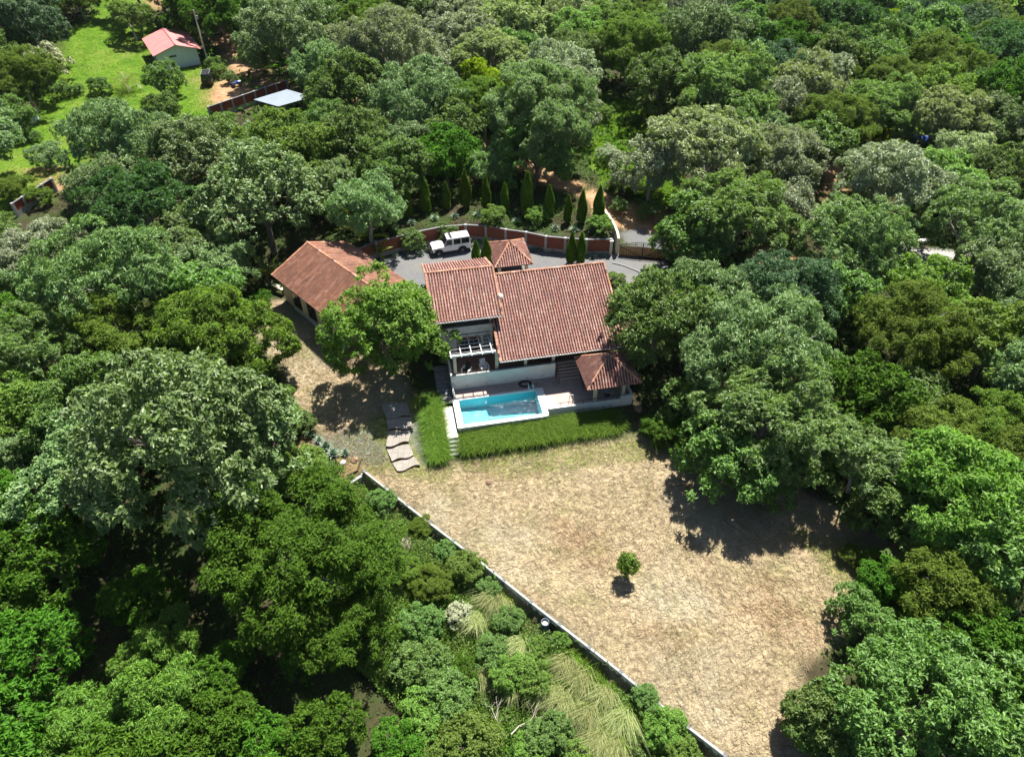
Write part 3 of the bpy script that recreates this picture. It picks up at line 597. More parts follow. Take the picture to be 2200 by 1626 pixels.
for x in (0, .95): k = MB(); k.box(x-.03, x+.03, -.03, .03, 0, 1.1); k.build('post', mat['black_iron'], ig)
k = MB()
for i in range(6): k.box(.08+.14*i, .1+.14*i, -.01, .01, .1, .95)
k.box(.03,.92,-.015,.015,.95,1.0); k.box(.03,.92,-.015,.015,.08,.1); k.build('leaf', mat['black_iron'], ig)
# ---------------------------------------------------------------- the annex
AX = (-22.87, 68.05); AAZ = math.atan2(-.717, .697)
annex = empty('annex_building', (AX[0], AX[1], .2), AAZ, 'long single storey annex with an orange tile gable roof behind the leafy yard tree', 'building')
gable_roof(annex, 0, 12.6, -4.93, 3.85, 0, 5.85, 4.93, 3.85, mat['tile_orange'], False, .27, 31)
AR = (-4.93, 3.85, 0, 5.85, 4.93, 3.85)
m = MB(); m.prism_x([(-4.3,-.8),(4.3,-.8),(4.3,zroof(4.3,*AR)-.15),(0,5.7),(-4.3,zroof(-4.3,*AR)-.15)], .5, 12.1); m.build('wall', mat['cream'], annex)
k = MB(); k.box(.42, 12.18, -4.42, -4.303, -.8, .35); k.build('plinth', mat['white_wall'], annex)
for x in (2.6, 5.6, 8.6):
    w = MB(); w.box(x, x+1.7, -4.36, -4.303, .9, 2.9); wn_ = w.build('window', mat['wood_dark'], annex)
    for i in (0,1): g_ = MB(); g_.box(x+.12+.78*i, x+.80+.78*i, -4.38, -4.362, 1.05, 2.75); g_.build('pane', mat['dark_glass'], wn_)
d = MB(); d.box(.44, .497, -1.2, 0, 0, 2.3); d.build('door', mat['wood'], annex)
for x in (3.0, 6.4, 9.6):
    w = MB(); w.box(x, x+1.4, 4.303, 4.36, 1.1, 2.5); w.build('window', mat['dark_glass'], annex)
bn = empty('garden_bench', (-27.23,66.49,0.64), AAZ+.2, 'wooden bench frame against the shaded end of the annex', 'bench')
k = MB(); k.box(-.2,1.6,-.25,.25,.78,.86); k.build('seat', mat['cream'], bn)
for x in (-.1,1.5): k = MB(); k.box(x-.05,x+.05,-.2,.2,0,.78); k.build('leg', mat['wood_dark'], bn)
# ---------------------------------------------------------------- pavilion behind the house
pv = empty('entrance_pavilion', HOUSE['loc'], AZ, 'square pavilion with a pyramid tile roof between house and brick wall', 'pavilion')
pyramid_roof(pv, 7.2, 11.55, 20.65, 26.1, 3.5, 5.0, mat['tile'], 41)
for x, y in ((7.8,21.3),(10.95,21.3),(10.95,25.5),(7.8,25.5)):
    c_ = MB(); c_.box(x-.17, x+.17, y-.17, y+.17, .9, 3.7); c_.build('column', mat['cream'], pv, .015)
for y in (21.2, 25.4): k = MB(); k.box(7.55, 11.2, y, y+.2, 3.4, 3.6); k.build('beam', mat['wood'], pv)
# ---------------------------------------------------------------- boundary walls
def panel_wall(name, pts, zb, h, label, m, low=.0, post_w=.24, post_over=.06, coping=True, group=None, thick=.16, post_mat='concrete', over=.05):
    """a wall of panels between concrete posts along pts; zb: foot height of every point"""
    z0 = zb[0]; root = empty(name, (pts[0][0], pts[0][1], z0), 0, label, 'wall', group)
    n = len(pts)
    for i, (x, y) in enumerate(pts):
        a = math.atan2(pts[min(i+1,n-1)][1]-pts[max(i-1,0)][1], pts[min(i+1,n-1)][0]-pts[max(i-1,0)][0])
        k = MB(); k.box(-post_w/2, post_w/2, -post_w/2-.02, post_w/2+.02, -.6, h+post_over)
        k.build('post', mat[post_mat], root, .012, loc=(x-pts[0][0], y-pts[0][1], zb[i]-z0), rz=a)
    for i in range(n-1):
        (xa, ya), (xb, yb) = pts[i], pts[i+1]; L = math.hypot(xb-xa, yb-ya); a = math.atan2(yb-ya, xb-xa); dz = zb[i+1]-zb[i]; t = thick/2; e = post_w/2
        def slab(y0, y1, z0_, z1_, nm, mm):
            k = MB(); s0, s1 = dz*e/L, dz*(L-e)/L
            k.hexa([(e,y0,z0_+s0),(L-e,y0,z0_+s1),(L-e,y1,z0_+s1),(e,y1,z0_+s0)], [(e,y0,z1_+s0),(L-e,y0,z1_+s1),(L-e,y1,z1_+s1),(e,y1,z1_+s0)])
            k.build(nm, mm, root, loc=(xa-pts[0][0], ya-pts[0][1], zb[i]-z0), rz=a)
        if low > 0: slab(-t, t, -.6, low-.003, 'footing_panel', mat['concrete'])
        slab(-t, t, low if low > 0 else -.6, h-.06, 'panel', m)
        if coping: slab(-t-over, t+over, h-.057, h, 'coping', mat['concrete_dark'] if name == 'brick_wall' else mat['concrete'])
    return root
wx = WALL_X[2:]; wy = WALL_Y[2:]
bw_pts = [(-20.2,69.4),(-18.2,71.05)]+[(float(a), float(b)) for a, b in zip(wx, wy)]
panel_wall('brick_wall', bw_pts, [1.15]*len(bw_pts), 2.25, 'long curved red brick wall with grey posts around the gravel driveway', mat['brick'], .65, .3, .03)
fx, fy = FENCE[1]-FENCE[0]; nf = 13
fpts = [(FENCE[0,0]+fx*i/nf, FENCE[0,1]+fy*i/nf) for i in range(nf+1)]
fpts = [(float(a), float(b)) for a, b in fpts]
panel_wall('boundary_wall', fpts, [gz(x+.8, y+.9)-.72 for x, y in fpts], .98, 'long pale capped block wall running diagonally along the dry field', mat['concrete_pale'], 0, .26, .05, post_mat='concrete_dark', over=.01)
c1 = (-13.12,40.61,-1.33); c2 = (-15.46,38.79,-1.69)
panel_wall('boundary_wall', [(c1[0]-.25, c1[1]+.1), (c2[0], c2[1])], [-2.25,-2.25], .95, 'short wall stub turning off the long field wall towards the bushes', mat['concrete_pale'], 0, .26, .05)
c1 = (-16.45,40.17,-1.32); c2 = (-15.28,39.21,-1.57)
panel_wall('boundary_wall', [(c1[0], c1[1]), (c2[0], c2[1])], [-1.9,-2.0], .75, 'short low wall piece at the edge of the agave bed', mat['concrete_pale'], 0, .22, .03)
def px_wall(a, b, n, h, z_drop, label, m, low, group='far red brick walls of the neighbouring plot'):
    pts = [(a[0]+(b[0]-a[0])*i/n, a[1]+(b[1]-a[1])*i/n) for i in range(n+1)]
    return panel_wall('brick_wall', pts, [gz(x,y)-z_drop for x, y in pts], h, label, m, low, .3, .05, group=group)
px_wall((-47.89,110.34,3.05), (-38.31,121.7,3.2), 7, 2.1, 0, 'red brick wall with pale posts passing behind the zinc shelter', mat['brick_red'], .7)
px_wall((-31.44,115.29,3.09), (-24.23,110.95,3.03), 3, 2.0, 0, 'short brown wall among trees beside the zinc shelter', mat['brick'], .6)
px_wall((-63.47,80.65,2.28), (-61.56,87.05,2.53), 4, 1.9, 0, 'sloping red brick wall below the bright green lawn', mat['brick_red'], .8)
# the wing wall at the drive gate, curving up to the road
ww = [(12.35,73.45),(12.35,74.6),(12.0,75.8),(11.35,77.2),(10.9,78.6)]
w0 = empty('wing_wall', (12.75,73.3,1.1), 0, 'cream curved wing wall sweeping from the wooden gate up to the road', 'wall')
k = MB(); P = [(12.75+.0,73.1,1.0),(12.72,74.4,1.2),(12.5,76.0,1.5),(12.05,77.6,1.9),(11.55,79.4,2.3)]; hts = [2.6,2.55,2.4,2.2,1.75]
L_, R_ = [], []
for i, p in enumerate(P):
    q = P[min(i+1,4)]; q0 = P[max(i-1,0)]; d = Vector((q[0]-q0[0], q[1]-q0[1], 0)).normalized(); nn = Vector((-d.y, d.x, 0))*.15
    L_.append(Vector(p)-Vector((12.75,73.3,1.1))+nn); R_.append(Vector(p)-Vector((12.75,73.3,1.1))-nn)
vs = []; 
for i in range(5): vs += [L_[i]-Vector((0,0,.6)), R_[i]-Vector((0,0,.6)), R_[i]+Vector((0,0,hts[i])), L_[i]+Vector((0,0,hts[i]))]
fs = [tuple(range(4))[::-1], (16,17,18,19)]
for i in range(4): fs += [(4*i+j, 4*i+(j+1)%4, 4*i+4+(j+1)%4, 4*i+4+j) for j in range(4)]
k.add(vs, [f[::-1] for f in fs]); k.build('wall_body', mat['cream'], w0, .02)
st = empty('garden_steps', (12.0,73.2,0), 0, 'dark steps climbing between the brick wall end and the cream wing wall', 'steps')
for i in range(8): k = MB(); k.box(.12, .56, .1+.3*i, .1+.3*i+.297, 0, 1.35+.24*i); k.build('step', mat['concrete_dark'], st)
pp = empty('gate_pillar', (11.92,73.15,1.1), 0, 'cream pillar at the end of the red brick wall', 'pillar'); k = MB(); k.box(-.17,.17,-.17,.17,-.3,2.1); k.build('shaft', mat['cream'], pp, .02); k = MB(); k.box(-.22,.22,-.22,.22,2.103,2.2); k.build('cap', mat['concrete_pale'], pp, .02)
GA = math.atan2(72.32-73.12, 18.44-12.95)
gate = empty('driveway_gate', (12.98,73.1,1.12), GA, 'tall wooden double gate with black iron frame and arched iron top', 'gate')
GW = 5.55
for s in (0, 1):
    x0, x1 = (.06, GW/2-.02) if s == 0 else (GW/2+.02, GW-.06)
    top = lambda x: 1.62+.5*math.sin(math.pi*x/GW)
    lf = MB(); xs = [x0+(x1-x0)*i/6 for i in range(7)]
    lf.prism_y([(x0,.12),(x1,.12)]+[(x, 1.35+.12*math.sin(math.pi*x/GW)) for x in xs[::-1]], -.03, .03); leaf = lf.build('gate_leaf', mat['planks'], gate)
    fr = MB(); fr.tube([(x0,-.05,.1),(x1,-.05,.1)], .035); fr.tube([(x0,-.05,.1),(x0,-.05,top(x0))], .04); fr.tube([(x1,-.05,.1),(x1,-.05,top(x1))], .04)
    fr.tube([(x,-.05,top(x)) for x in xs], .035); fr.tube([(x,-.05,top(x)-.22) for x in xs], .018); fr.tube([(x,-.05,1.38+.12*math.sin(math.pi*x/GW)) for x in xs], .03)
    fr.tube([(x0,-.06,1.4),(x1,-.06,.15)] if s == 0 else [(x1,-.06,1.4),(x0,-.06,.15)], .03)
    for i in range(1, 12): x = x0+(x1-x0)*i/12; fr.tube([(x,-.05,1.4),(x,-.05,top(x))], .012, 5)
    fr.build('iron_frame', mat['black_iron'], leaf)
gp = empty('gate_pillar', (18.75,72.2,1.0), GA, 'white capped pillar on the far side of the wooden gate', 'pillar'); k = MB(); k.box(-.2,.2,-.2,.2,-.3,2.0); k.build('shaft', mat['cream'], gp, .02); k = MB(); k.box(-.25,.25,-.25,.25,2.003,2.14); k.build('cap', mat['white_paint'], gp, .02)
gw2 = empty('garden_wall', (18.96,72.15,.9), GA-.02, 'plain grey garden wall continuing from the white capped pillar', 'wall'); k = MB(); k.box(.02,4.6,-.1,.1,-.4,1.75); k.build('wall_body', mat['concrete'], gw2, .02)
kb = MB(); kp = [(12.03,71.3,1.26),(13.3,70.71,1.25),(14.71,69.65,1.22),(16.02,68.43,1.19)]
kb.tube([(p[0],p[1],p[2]+.08) for p in kp], .09, 6); tag(kb.build('kerb', mat['concrete'], None), 'pale curved kerb stone edging the grass in front of the gate', 'kerb')
# ---------------------------------------------------------------- vehicles
def wheel(parent, x, y, r, w, side, rim_m):
    t = MB(); t.lathe([(r*.55,-w/2),(r*.92,-w/2),(r,-w*.3),(r,w*.3),(r*.92,w/2),(r*.55,w/2)], 20)
    t.v = [(p[0], p[2], p[1]) for p in t.v]; t.f = [f[::-1] for f in t.f]
    o = t.build('wheel', mat['rubber'], parent, loc=(x,y,r)); 
    c = MB(); c.lathe([(.03,.03),(r*.2,.05),(r*.25,.0),(r*.5,-.02),(r*.6,.03),(r*.6,-.05)], 16); c.v = [(p[0], side*p[2], p[1]) for p in c.v]
    c.build('rim', rim_m, o, loc=(0,side*w/2,0))
def off_roader(name, loc, rz, label, paint, rim_m, L=(2.25,-2.55), W=.85, H=2.08, wb=(1.45,-1.5), roof_m=None, rack=False):
    t = empty(name, loc, rz, label, 'car'); xf, xr = L; hz = 1.18
    b = MB(); b.prism_y([(xr,.55),(xr+.02,1.2),(.62,1.22),(.6,hz),(xf-.25,hz-.08),(xf-.1,hz-.2),(xf-.08,.6),(wb[0]+.5,.52),(wb[0]+.42,.82),(wb[0]+.2,.95),(wb[0]-.2,.95),(wb[0]-.45,.8),(wb[0]-.55,.5),(wb[1]+.5,.5),(wb[1]+.42,.82),(wb[1]+.2,.95),(wb[1]-.2,.95),(wb[1]-.42,.82),(wb[1]-.5,.55)], -W, W); b.build('body', paint, t, .04)
    c = MB(); zt = H-.05
    c.hexa([(xr+.02,-W+.03,1.205),(.72,-W+.03,1.205),(.72,W-.03,1.205),(xr+.02,W-.03,1.205)], [(xr+.08,-W+.13,zt),(.3,-W+.13,zt),(.3,W-.13,zt),(xr+.08,W-.13,zt)]); c.build('cabin', paint, t, .05)
    r = MB(); r.hexa([(xr+.06,-W+.1,zt),(.34,-W+.1,zt),(.34,W-.1,zt),(xr+.06,W-.1,zt)], [(xr+.18,-W+.2,H+.05),(.22,-W+.2,H+.05),(.22,W-.2,H+.05),(xr+.18,W-.2,H+.05)]); rf = r.build('roof', roof_m or paint, t, .04)
    hd = MB(); hd.hexa([(.72,-W+.1,hz),(xf-.22,-W+.14,hz-.07),(xf-.22,W-.14,hz-.07),(.72,W-.1,hz)], [(.74,-W+.2,hz+.07),(xf-.32,-W+.24,hz-.01),(xf-.32,W-.24,hz-.01),(.74,W-.2,hz+.07)]); hd.build('bonnet', paint, t, .03)
    ws = MB(); ws.hexa([(.735,-W+.14,1.26),(.745,-W+.14,1.25),(.745,W-.14,1.25),(.735,W-.14,1.26)], [(.35,-W+.2,zt-.06),(.36,-W+.2,zt-.06),(.36,W-.2,zt-.06),(.35,W-.2,zt-.06)]); ws.build('windscreen', mat['dark_glass'], t)
    rwn = MB(); rwn.hexa([(xr+.0,-W+.2,1.32),(xr+.03,-W+.2,1.32),(xr+.03,W-.2,1.32),(xr+.0,W-.2,1.32)], [(xr+.05,-W+.24,zt-.14),(xr+.08,-W+.24,zt-.14),(xr+.08,W-.24,zt-.14),(xr+.05,W-.24,zt-.14)]); rwn.build('rear_window', mat['dark_glass'], t)
    for s in (-1, 1):
        y0, y1 = s*(W-.024), s*(W-.118)
        for xa, xb, sl in ((.62,-.28,.3),(-.46,-1.32,0),(-1.42,xr+.16,0)):
            w_ = MB(); q = [(xa,y0,1.29),(xb,y0,1.29),(xb,y1,zt-.08),(xa-sl,y1,zt-.08)]; q2 = [(x,y-s*.02,z) for x,y,z in q]
            w_.add(q+q2, [(0,1,2,3),(7,6,5,4),(0,4,5,1),(1,5,6,2),(2,6,7,3),(3,7,4,0)]); w_.build('side_window', mat['dark_glass'], t)
        for x in wb:
            a = MB(); pts = [(x+.56*math.cos(q*math.pi/8), .42+.56*math.sin(q*math.pi/8)) for q in range(9)]; pin = [(x+.46*math.cos(q*math.pi/8), .42+.46*math.sin(q*math.pi/8)) for q in range(9)]
            a.prism_y(pts+pin[::-1], s*(W-.02) if s > 0 else s*(W+.09), s*(W+.09) if s > 0 else s*(W-.02)); a.build('wheel_arch', mat['black_plastic'], t)
            wheel(t, x, s*(W-.1), .39, .25, s, rim_m)
        h = MB(); h.box(-.12,.02,s*(W+.012)-.012,s*(W+.012)+.012,1.0,1.03); h.build('door_handle', mat['black_plastic'], t)
        m_ = MB(); m_.box(.55,.68,s*(W+.1)-.1,s*(W+.1)+.1,1.3,1.48); m_.build('mirror', mat['black_plastic'], t)
        l_ = MB(); l_.tube([(xf-.12,s*(W-.22),.93),(xf-.04,s*(W-.22),.93)], .11, 12); l_.build('headlight', mat['clear_lamp'], t)
        l_ = MB(); l_.box(xr-.03,xr+.02,s*(W-.1)-.07,s*(W-.1)+.07,.75,1.05); l_.build('tail_light', mat['red_lamp'], t)
    g_ = MB(); g_.box(xf-.1,xf-.05,-.5,.5,.75,1.0); g_.build('grille', mat['black_plastic'], t)
    bp = MB(); bp.box(xf-.06,xf+.14,-W-.02,W+.02,.48,.68); bp.tube([(xf+.12,-.5,.6),(xf+.16,-.5,1.0),(xf+.16,.5,1.0),(xf+.12,.5,.6)], .035); bp.build('front_bumper', mat['black_plastic'], t, .02)
    bp = MB(); bp.box(xr-.14,xr-.003,-W,W,.45,.62); bp.build('rear_bumper', mat['black_plastic'], t, .02)
    sp_ = MB(); sp_.lathe([(.1,-.1),(.36,-.1),(.38,-.05),(.38,.05),(.36,.1),(.1,.1)], 18); sp_.v = [(p[2], p[0], p[1]) for p in sp_.v]; sp_.build('spare_wheel', mat['rubber'], t, loc=(xr-.14,.2,1.05))
    if rack:
        k = MB()
        for x in (-2.2,-1.6,-1.0,-.4,.1): k.tube([(x,-.66,H+.13),(x,.66,H+.13)], .025)
        for y in (-.66,.66): k.tube([(-2.3,y,H+.14),(.2,y,H+.14)], .03)
        k.build('roof_rack', mat['steel_rim'], t)
    else:
        k = MB(); k.box(-.35,-.05,-.62,.62,H+.055,H+.14); k.build('roof_bar', mat['black_plastic'], t, .02)
        k = MB(); k.tube([(.78,-W+.02,1.1),(.76,-W+.0,1.5),(.45,-W+.07,H),(.45,-W+.07,H+.1)], .045, 8); k.build('snorkel', mat['black_plastic'], t)
    return t
off_roader('off_road_car', (-7.7,74.15,1.22), math.atan2(-.85,-2.84), 'white long off road vehicle with black wheel arches parked by the brick wall', mat['white_car'], mat['steel_rim'])
sv = (-53.59,126.93,3.1)
off_roader('off_road_car', (sv[0], sv[1], sv[2]+.02), math.radians(103), 'black off road vehicle with a roof rack on the lawn by the shed', mat['black_car'], mat['black_plastic'], rack=True)
# small quad bike by the far bushes
qb = (-48.13,124.95,3.15); q = empty('quad_bike', (qb[0],qb[1],qb[2]+.02), .6, 'small blue and white quad bike half hidden under far trees', 'quad bike')
k = MB(); k.prism_y([(-.8,.45),(-.7,.75),(-.1,.72),(.2,.85),(.75,.7),(.8,.5)], -.28, .28); k.build('body', mat['blue_tarp'], q, .05); k = MB(); k.box(-.6,.05,-.18,.18,.72,.86); k.build('seat', mat['black_plastic'], q, .04)
k = MB(); k.box(.45,.85,-.3,.3,.75,.8); k.build('front_rack', mat['white_paint'], q); k = MB(); k.tube([(.25,-.4,1.05),(.32,0,.95),(.25,.4,1.05)], .03); k.build('handlebar', mat['black_iron'], q)
for x in (-.6,.6):
    for s in (-1,1): wheel(q, x, s*.42, .3, .26, s, mat['steel_rim'])
# ---------------------------------------------------------------- far buildings and things
A = Vector((-63.61,131.58,3.47)); B = Vector((-57.66,135.1,3.48)); fa = math.atan2(B.y-A.y, B.x-A.x); fw = (B-A).length
fh = empty('far_house', (A.x, A.y, min(A.z,B.z)), fa, 'small bluish white house with a faded red metal roof on the lawn', 'house')
FL = 10.5; hw = 3.0
k = MB(); k.add([(0,0,-.5),(fw,0,-.5),(fw,0,hw),(fw/2,0,hw+1.0),(0,0,hw),(0,FL,-.5),(fw,FL,-.5),(fw,FL,hw),(fw/2,FL,hw+1.0),(0,FL,hw)], [(0,1,2,3,4),(9,8,7,6,5),(0,5,6,1),(1,6,7,2),(2,7,8,3),(3,8,9,4),(4,9,5,0)]); k.build('wall', mat['blue_white_wall'], fh)
for s in (0,1):
    k = MB(); x0, x1 = (-.7, fw/2) if s == 0 else (fw/2, fw+.7); z0, z1 = (hw-.18, hw+1.12) if s == 0 else (hw+1.12, hw-.18)
    k.hexa([(x0,-.7,z0),(x1,-.7,z1),(x1,FL+.6,z1),(x0,FL+.6,z0)], [(x0,-.7,z0+.09),(x1,-.7,z1+.09),(x1,FL+.6,z1+.09),(x0,FL+.6,z0+.09)]); k.build('roof', mat['pink_metal'], fh)
k = MB(); k.tube([(fw/2,-.72,hw+1.22),(fw/2,FL+.6,hw+1.22)], .12, 6); k.build('ridge_cap', mat['red_metal'], fh)
k = MB(); k.box(fw*.28, fw*.46, -.05, -.003, 2.05, 2.35); k.build('window', mat['dark_glass'], fh)
k = MB(); k.box(-.05, -.003, 3, 4.2, 1.0, 2.2); k.build('window', mat['dark_glass'], fh)
k = MB(); k.box(-.05, -.003, 6, 7, 0, 2.2); k.build('door', mat['wood'], fh)
def flat_roof_shelter(name, quad, h, label, cat, m, zf):
    "quad: four roof corners, counter-clockwise from the near one"
    c = sum((Vector(p) for p in quad), Vector())/4; r = empty(name, (c.x, c.y, zf), 0, label, cat)
    q = [Vector(p)-Vector((c.x,c.y,zf)) for p in quad]
    k = MB(); k.hexa(q, [p+Vector((0,0,.06)) for p in q]); k.build('roof', m, r)
    for p in q:
        s = p*.93; k = MB(); k.tube([(s.x,s.y,-.4),(s.x,s.y,p.z-.003)], .07, 8); k.build('post', mat['wood'], r)
    k = MB(); k.tube([q[0]*.94-Vector((0,0,.0)),q[1]*.94], .06); k.build('beam', mat['wood'], r)
    return r
zf = (-37.18,113.67,3.1)[2]
Q = [(-36.03,108.01,6),(-31.5,111.54,6.2),(-35.89,113.66,6.6),(-40.23,109.81,6.4)]
flat_roof_shelter('open_shelter', [Q[0],Q[1],Q[2],Q[3]], 2.6, 'open shelter with a pale zinc sheet roof on posts among trees', 'shelter', mat['zinc'], zf)
h0 = Vector((-78.11,111.62,2.23)); hut = empty('garden_hut', (h0.x,h0.y,h0.z), .15, 'tiny hut with a red sheet roof at the edge of the lawn', 'hut')
k = MB(); k.box(-1.3,1.3,-1,1,-.3,1.9); k.build('wall', mat['blue_white_wall'], hut); k = MB(); k.hexa([(-1.6,-1.3,1.75),(1.6,-1.3,1.75),(1.6,1.3,2.3),(-1.6,1.3,2.3)],[(-1.6,-1.3,1.82),(1.6,-1.3,1.82),(1.6,1.3,2.37),(-1.6,1.3,2.37)]); k.build('roof', mat['red_metal'], hut)
k = MB(); k.box(-.2,.5,-1.05,-1.003,0,1.6); k.build('door', mat['wood_dark'], hut)
a = (-78.57,104.18,2.24); b = (-76.54,110.89,2.22); rf_ = empty('rail_fence', (a[0],a[1],a[2]), math.atan2(b[1]-a[1], b[0]-a[0]), 'pale wooden rail fence running from the lawn edge to the tiny hut', 'fence'); fl = math.hypot(b[0]-a[0], b[1]-a[1])
for i in range(6): x = fl*i/5; k = MB(); k.box(x-.07,x+.07,-.07,.07,-.4,1.25); k.build('post', mat['dead_wood'], rf_)
for z in (.55,1.05): k = MB(); k.box(0,fl,-.13,-.075,z,z+.14); k.build('rail', mat['dead_wood'], rf_)
p0 = (-75.24,100.41,2.28); pn = empty('solar_panel', (p0[0],p0[1],p0[2]), .4, 'tilted bluish solar panel on a stand beside the lawn', 'solar panel')
k = MB(); k.hexa([(-.9,-.7,.6),(.9,-.7,.6),(.9,.7,1.5),(-.9,.7,1.5)],[(-.9,-.73,.65),(.9,-.73,.65),(.9,.67,1.55),(-.9,.67,1.55)]); k.build('panel', mat['blue_glass'], pn)
k = MB(); k.tube([(0,.3,-.3),(0,.3,1.2)], .06); k.build('stand', mat['steel_rim'], pn)
def pole(px_b, h, label, lean=(0,0)):
    r = empty('utility_pole', (px_b[0],px_b[1],px_b[2]), .5, label, 'utility pole', None); k = MB(); k.tube([(0,0,-.5),(lean[0],lean[1],h)], [.15,.10], 8); k.build('shaft', mat['concrete_pale'], r)
    k = MB(); k.box(lean[0]-.8,lean[0]+.8,lean[1]-.05,lean[1]+.05,h-.6,h-.48); k.build('crossarm', mat['wood'], r)
    k = MB(); k.lathe([(.05,0),(.2,.02),(.2,.6),(.05,.62)], 10, (lean[0]+.25,lean[1],h-1.6)); k.build('transformer', mat['steel_rim'], r)
pole((-56.77,136.35,3.49), 9, 'grey utility pole behind the far house beside the earth track')
pole((-48.77,140.84,3.51), 8, 'grey utility pole half hidden in the trees across the earth track', (.3,0))
bt = (63.93,105.06,1.49); t = empty('blue_boat', (bt[0],bt[1],bt[2]), -.5, 'blue covered boat shape lying under the fan shaped far tree', 'boat')
k = MB(); n_ = 9
for ring in range(2): pass
xs = [-2.4+4.8*i/(n_-1) for i in range(n_)]; vs = []
for i, x in enumerate(xs):
    w = .85*(1-abs(x/2.5)**2.5); vs += [(x,-w*.6,0),(x,-w,.7),(x,-w*.5,1.0+.15*(1-abs(x/2.5))),(x,w*.5,1.0+.15*(1-abs(x/2.5))),(x,w,.7),(x,w*.6,0)]
fs = [tuple(range(6)), tuple(range(6*(n_-1),6*n_))[::-1]]
for i in range(n_-1): fs += [(6*i+j, 6*i+6+j, 6*i+6+(j+1)%6, 6*i+(j+1)%6) for j in range(6)]
k.add(vs, fs); hl = k.build('hull', mat['blue_tarp'], t, .03); k = MB(); k.box(-1.8,1.8,-.06,.06,1.16,1.2); k.build('ridge_strip', mat['white_paint'], t)
wt_ = (48.24,71.64,0.78); t = empty('water_tank', (wt_[0],wt_[1],wt_[2]), 0, 'small white water tank on the grey paving between trees', 'water tank')
k = MB(); k.lathe([(.02,0),(.75,0),(.8,.1),(.8,1.0),(.6,1.25),(.2,1.35)], 18); k.build('tank', mat['white_paint'], t); k = MB(); k.lathe([(.02,1.34),(.24,1.35),(.24,1.42),(.02,1.44)], 12); k.build('lid', mat['concrete'], t)
bq = (51.07,76.65,0.78); t = empty('garden_bench', (bq[0],bq[1],bq[2]), .1, 'white bench at the edge of the far grey paving', 'bench')
k = MB(); k.box(-1.2,1.2,-.25,.25,.42,.5); k.build('seat', mat['white_paint'], t)
for x in (-1,1): k = MB(); k.box(x-.06,x+.06,-.2,.2,-.1,.417); k.build('leg', mat['white_paint'], t)
# ---------------------------------------------------------------- things in the yard
fp = empty('garden_path', (0,0,0), 0, 'flagstone path of broad wavy steps descending from the yard tree', 'path')
SL = [[(-12.81,48.98,-0.52),(-10.28,49.09,-0.5),(-9.63,47.24,-0.57),(-12.01,46.99,-0.58)],[(-12.01,46.99,-0.58),(-9.58,47.18,-0.58),(-9.49,45.75,-0.69),(-11.64,45.49,-0.67)],[(-11.64,45.43,-0.67),(-9.48,45.7,-0.7),(-9.55,44.11,-0.91),(-11.59,43.54,-0.93)],[(-11.58,43.49,-0.93),(-9.54,44.06,-0.92),(-8.99,42.72,-1.15),(-10.85,41.92,-1.14)],[(-10.85,41.87,-1.15),(-8.99,42.67,-1.16),(-8.31,41.64,-1.33),(-10.28,40.96,-1.24)]]
PATHS = [[(p[0],p[1]) for p in q] for q in SL]
zt_ = [gz(sum(p[0] for p in q)/4, sum(p[1] for p in q)/4)+.16 for q in SL]
for i, (q, z) in enumerate(zip(SL, zt_)):
    a, b, c, d = [Vector((p[0],p[1],0)) for p in q]        # back edge a-b, front edge c-d
    fr_ = [c.lerp(d, j/8) for j in range(9)]; o = Vector((.0,-1,0))
    fr_ = [p+o*(.16*math.sin(j/8*2*math.pi)*(1 if i%2 else -1)) for j, p in enumerate(fr_)]
    poly = [(a.x,a.y),(d.x,d.y)]; poly = [(b.x,b.y),(a.x,a.y)]+[(p.x,p.y) for p in fr_[::-1]]
    k = MB(); k.prism(poly, z-.045, z); k.build('slab', mat['flagstone'], fp)
    c0 = Vector((sum(p[0] for p in poly)/len(poly), sum(p[1] for p in poly)/len(poly)))
    k = MB(); k.prism([tuple(c0+(Vector(p)-c0)*.985) for p in poly], z-.9, z-.048); k.build('riser', mat['wood_dark'] if 0 else plain('dark_red_riser', (.12,.045,.035), .85, .3, 5), fp)
dr = (2.48,26.71,-2.8); t = empty('oil_drum', (dr[0],dr[1],dr[2]), 0, 'open blue grey drum standing against the outside of the field wall', 'drum')
k = MB(); k.lathe([(.27,0),(.29,.02),(.285,.3),(.30,.32),(.285,.34),(.285,.6),(.30,.62),(.285,.64),(.29,.9),(.30,.92),(.27,.92),(.265,.15),(.02,.14)], 24); k.v = [(x,y,z*1.25) for x,y,z in k.v]; k.build('barrel', mat['blue_drum'], t); k = MB(); k.lathe([(.02,.95),(.1,1.0),(.2,.96),(.26,.9)], 12); k.build('rubbish', mat['dead_wood'], t)
def rock(px, r, label, m='rock', seed=0, sq=.6, name='rock', cat='rock'):
    bm_v = MB(); rs = random.Random(seed); n1, n2 = 9, 6; prof = []
    vs = []
    for j in range(n2+1):
        th = math.pi*j/n2
        for i in range(n1): ph = 2*math.pi*i/n1; q = r*(.8+.4*rs.random()); vs.append((q*math.sin(th)*math.cos(ph), q*math.sin(th)*math.sin(ph), q*sq*math.cos(th)))
    fs = [(j*n1+i, (j+1)*n1+i, (j+1)*n1+(i+1)%n1, j*n1+(i+1)%n1) for j in range(n2) for i in range(n1)]
    bm_v.add(vs, fs); tag(bm_v.build(name, mat[m], None, loc=(px[0],px[1],px[2]+r*sq*.4), rz=seed), label, cat)
rock((-2.11,39.93,-1.49), .28, 'brown rock alone on the dry field near the steps', seed=2)
rock((-3.25,38.44,-1.51), .17, 'small reddish stone on the dry field below the brown rock', seed=3)
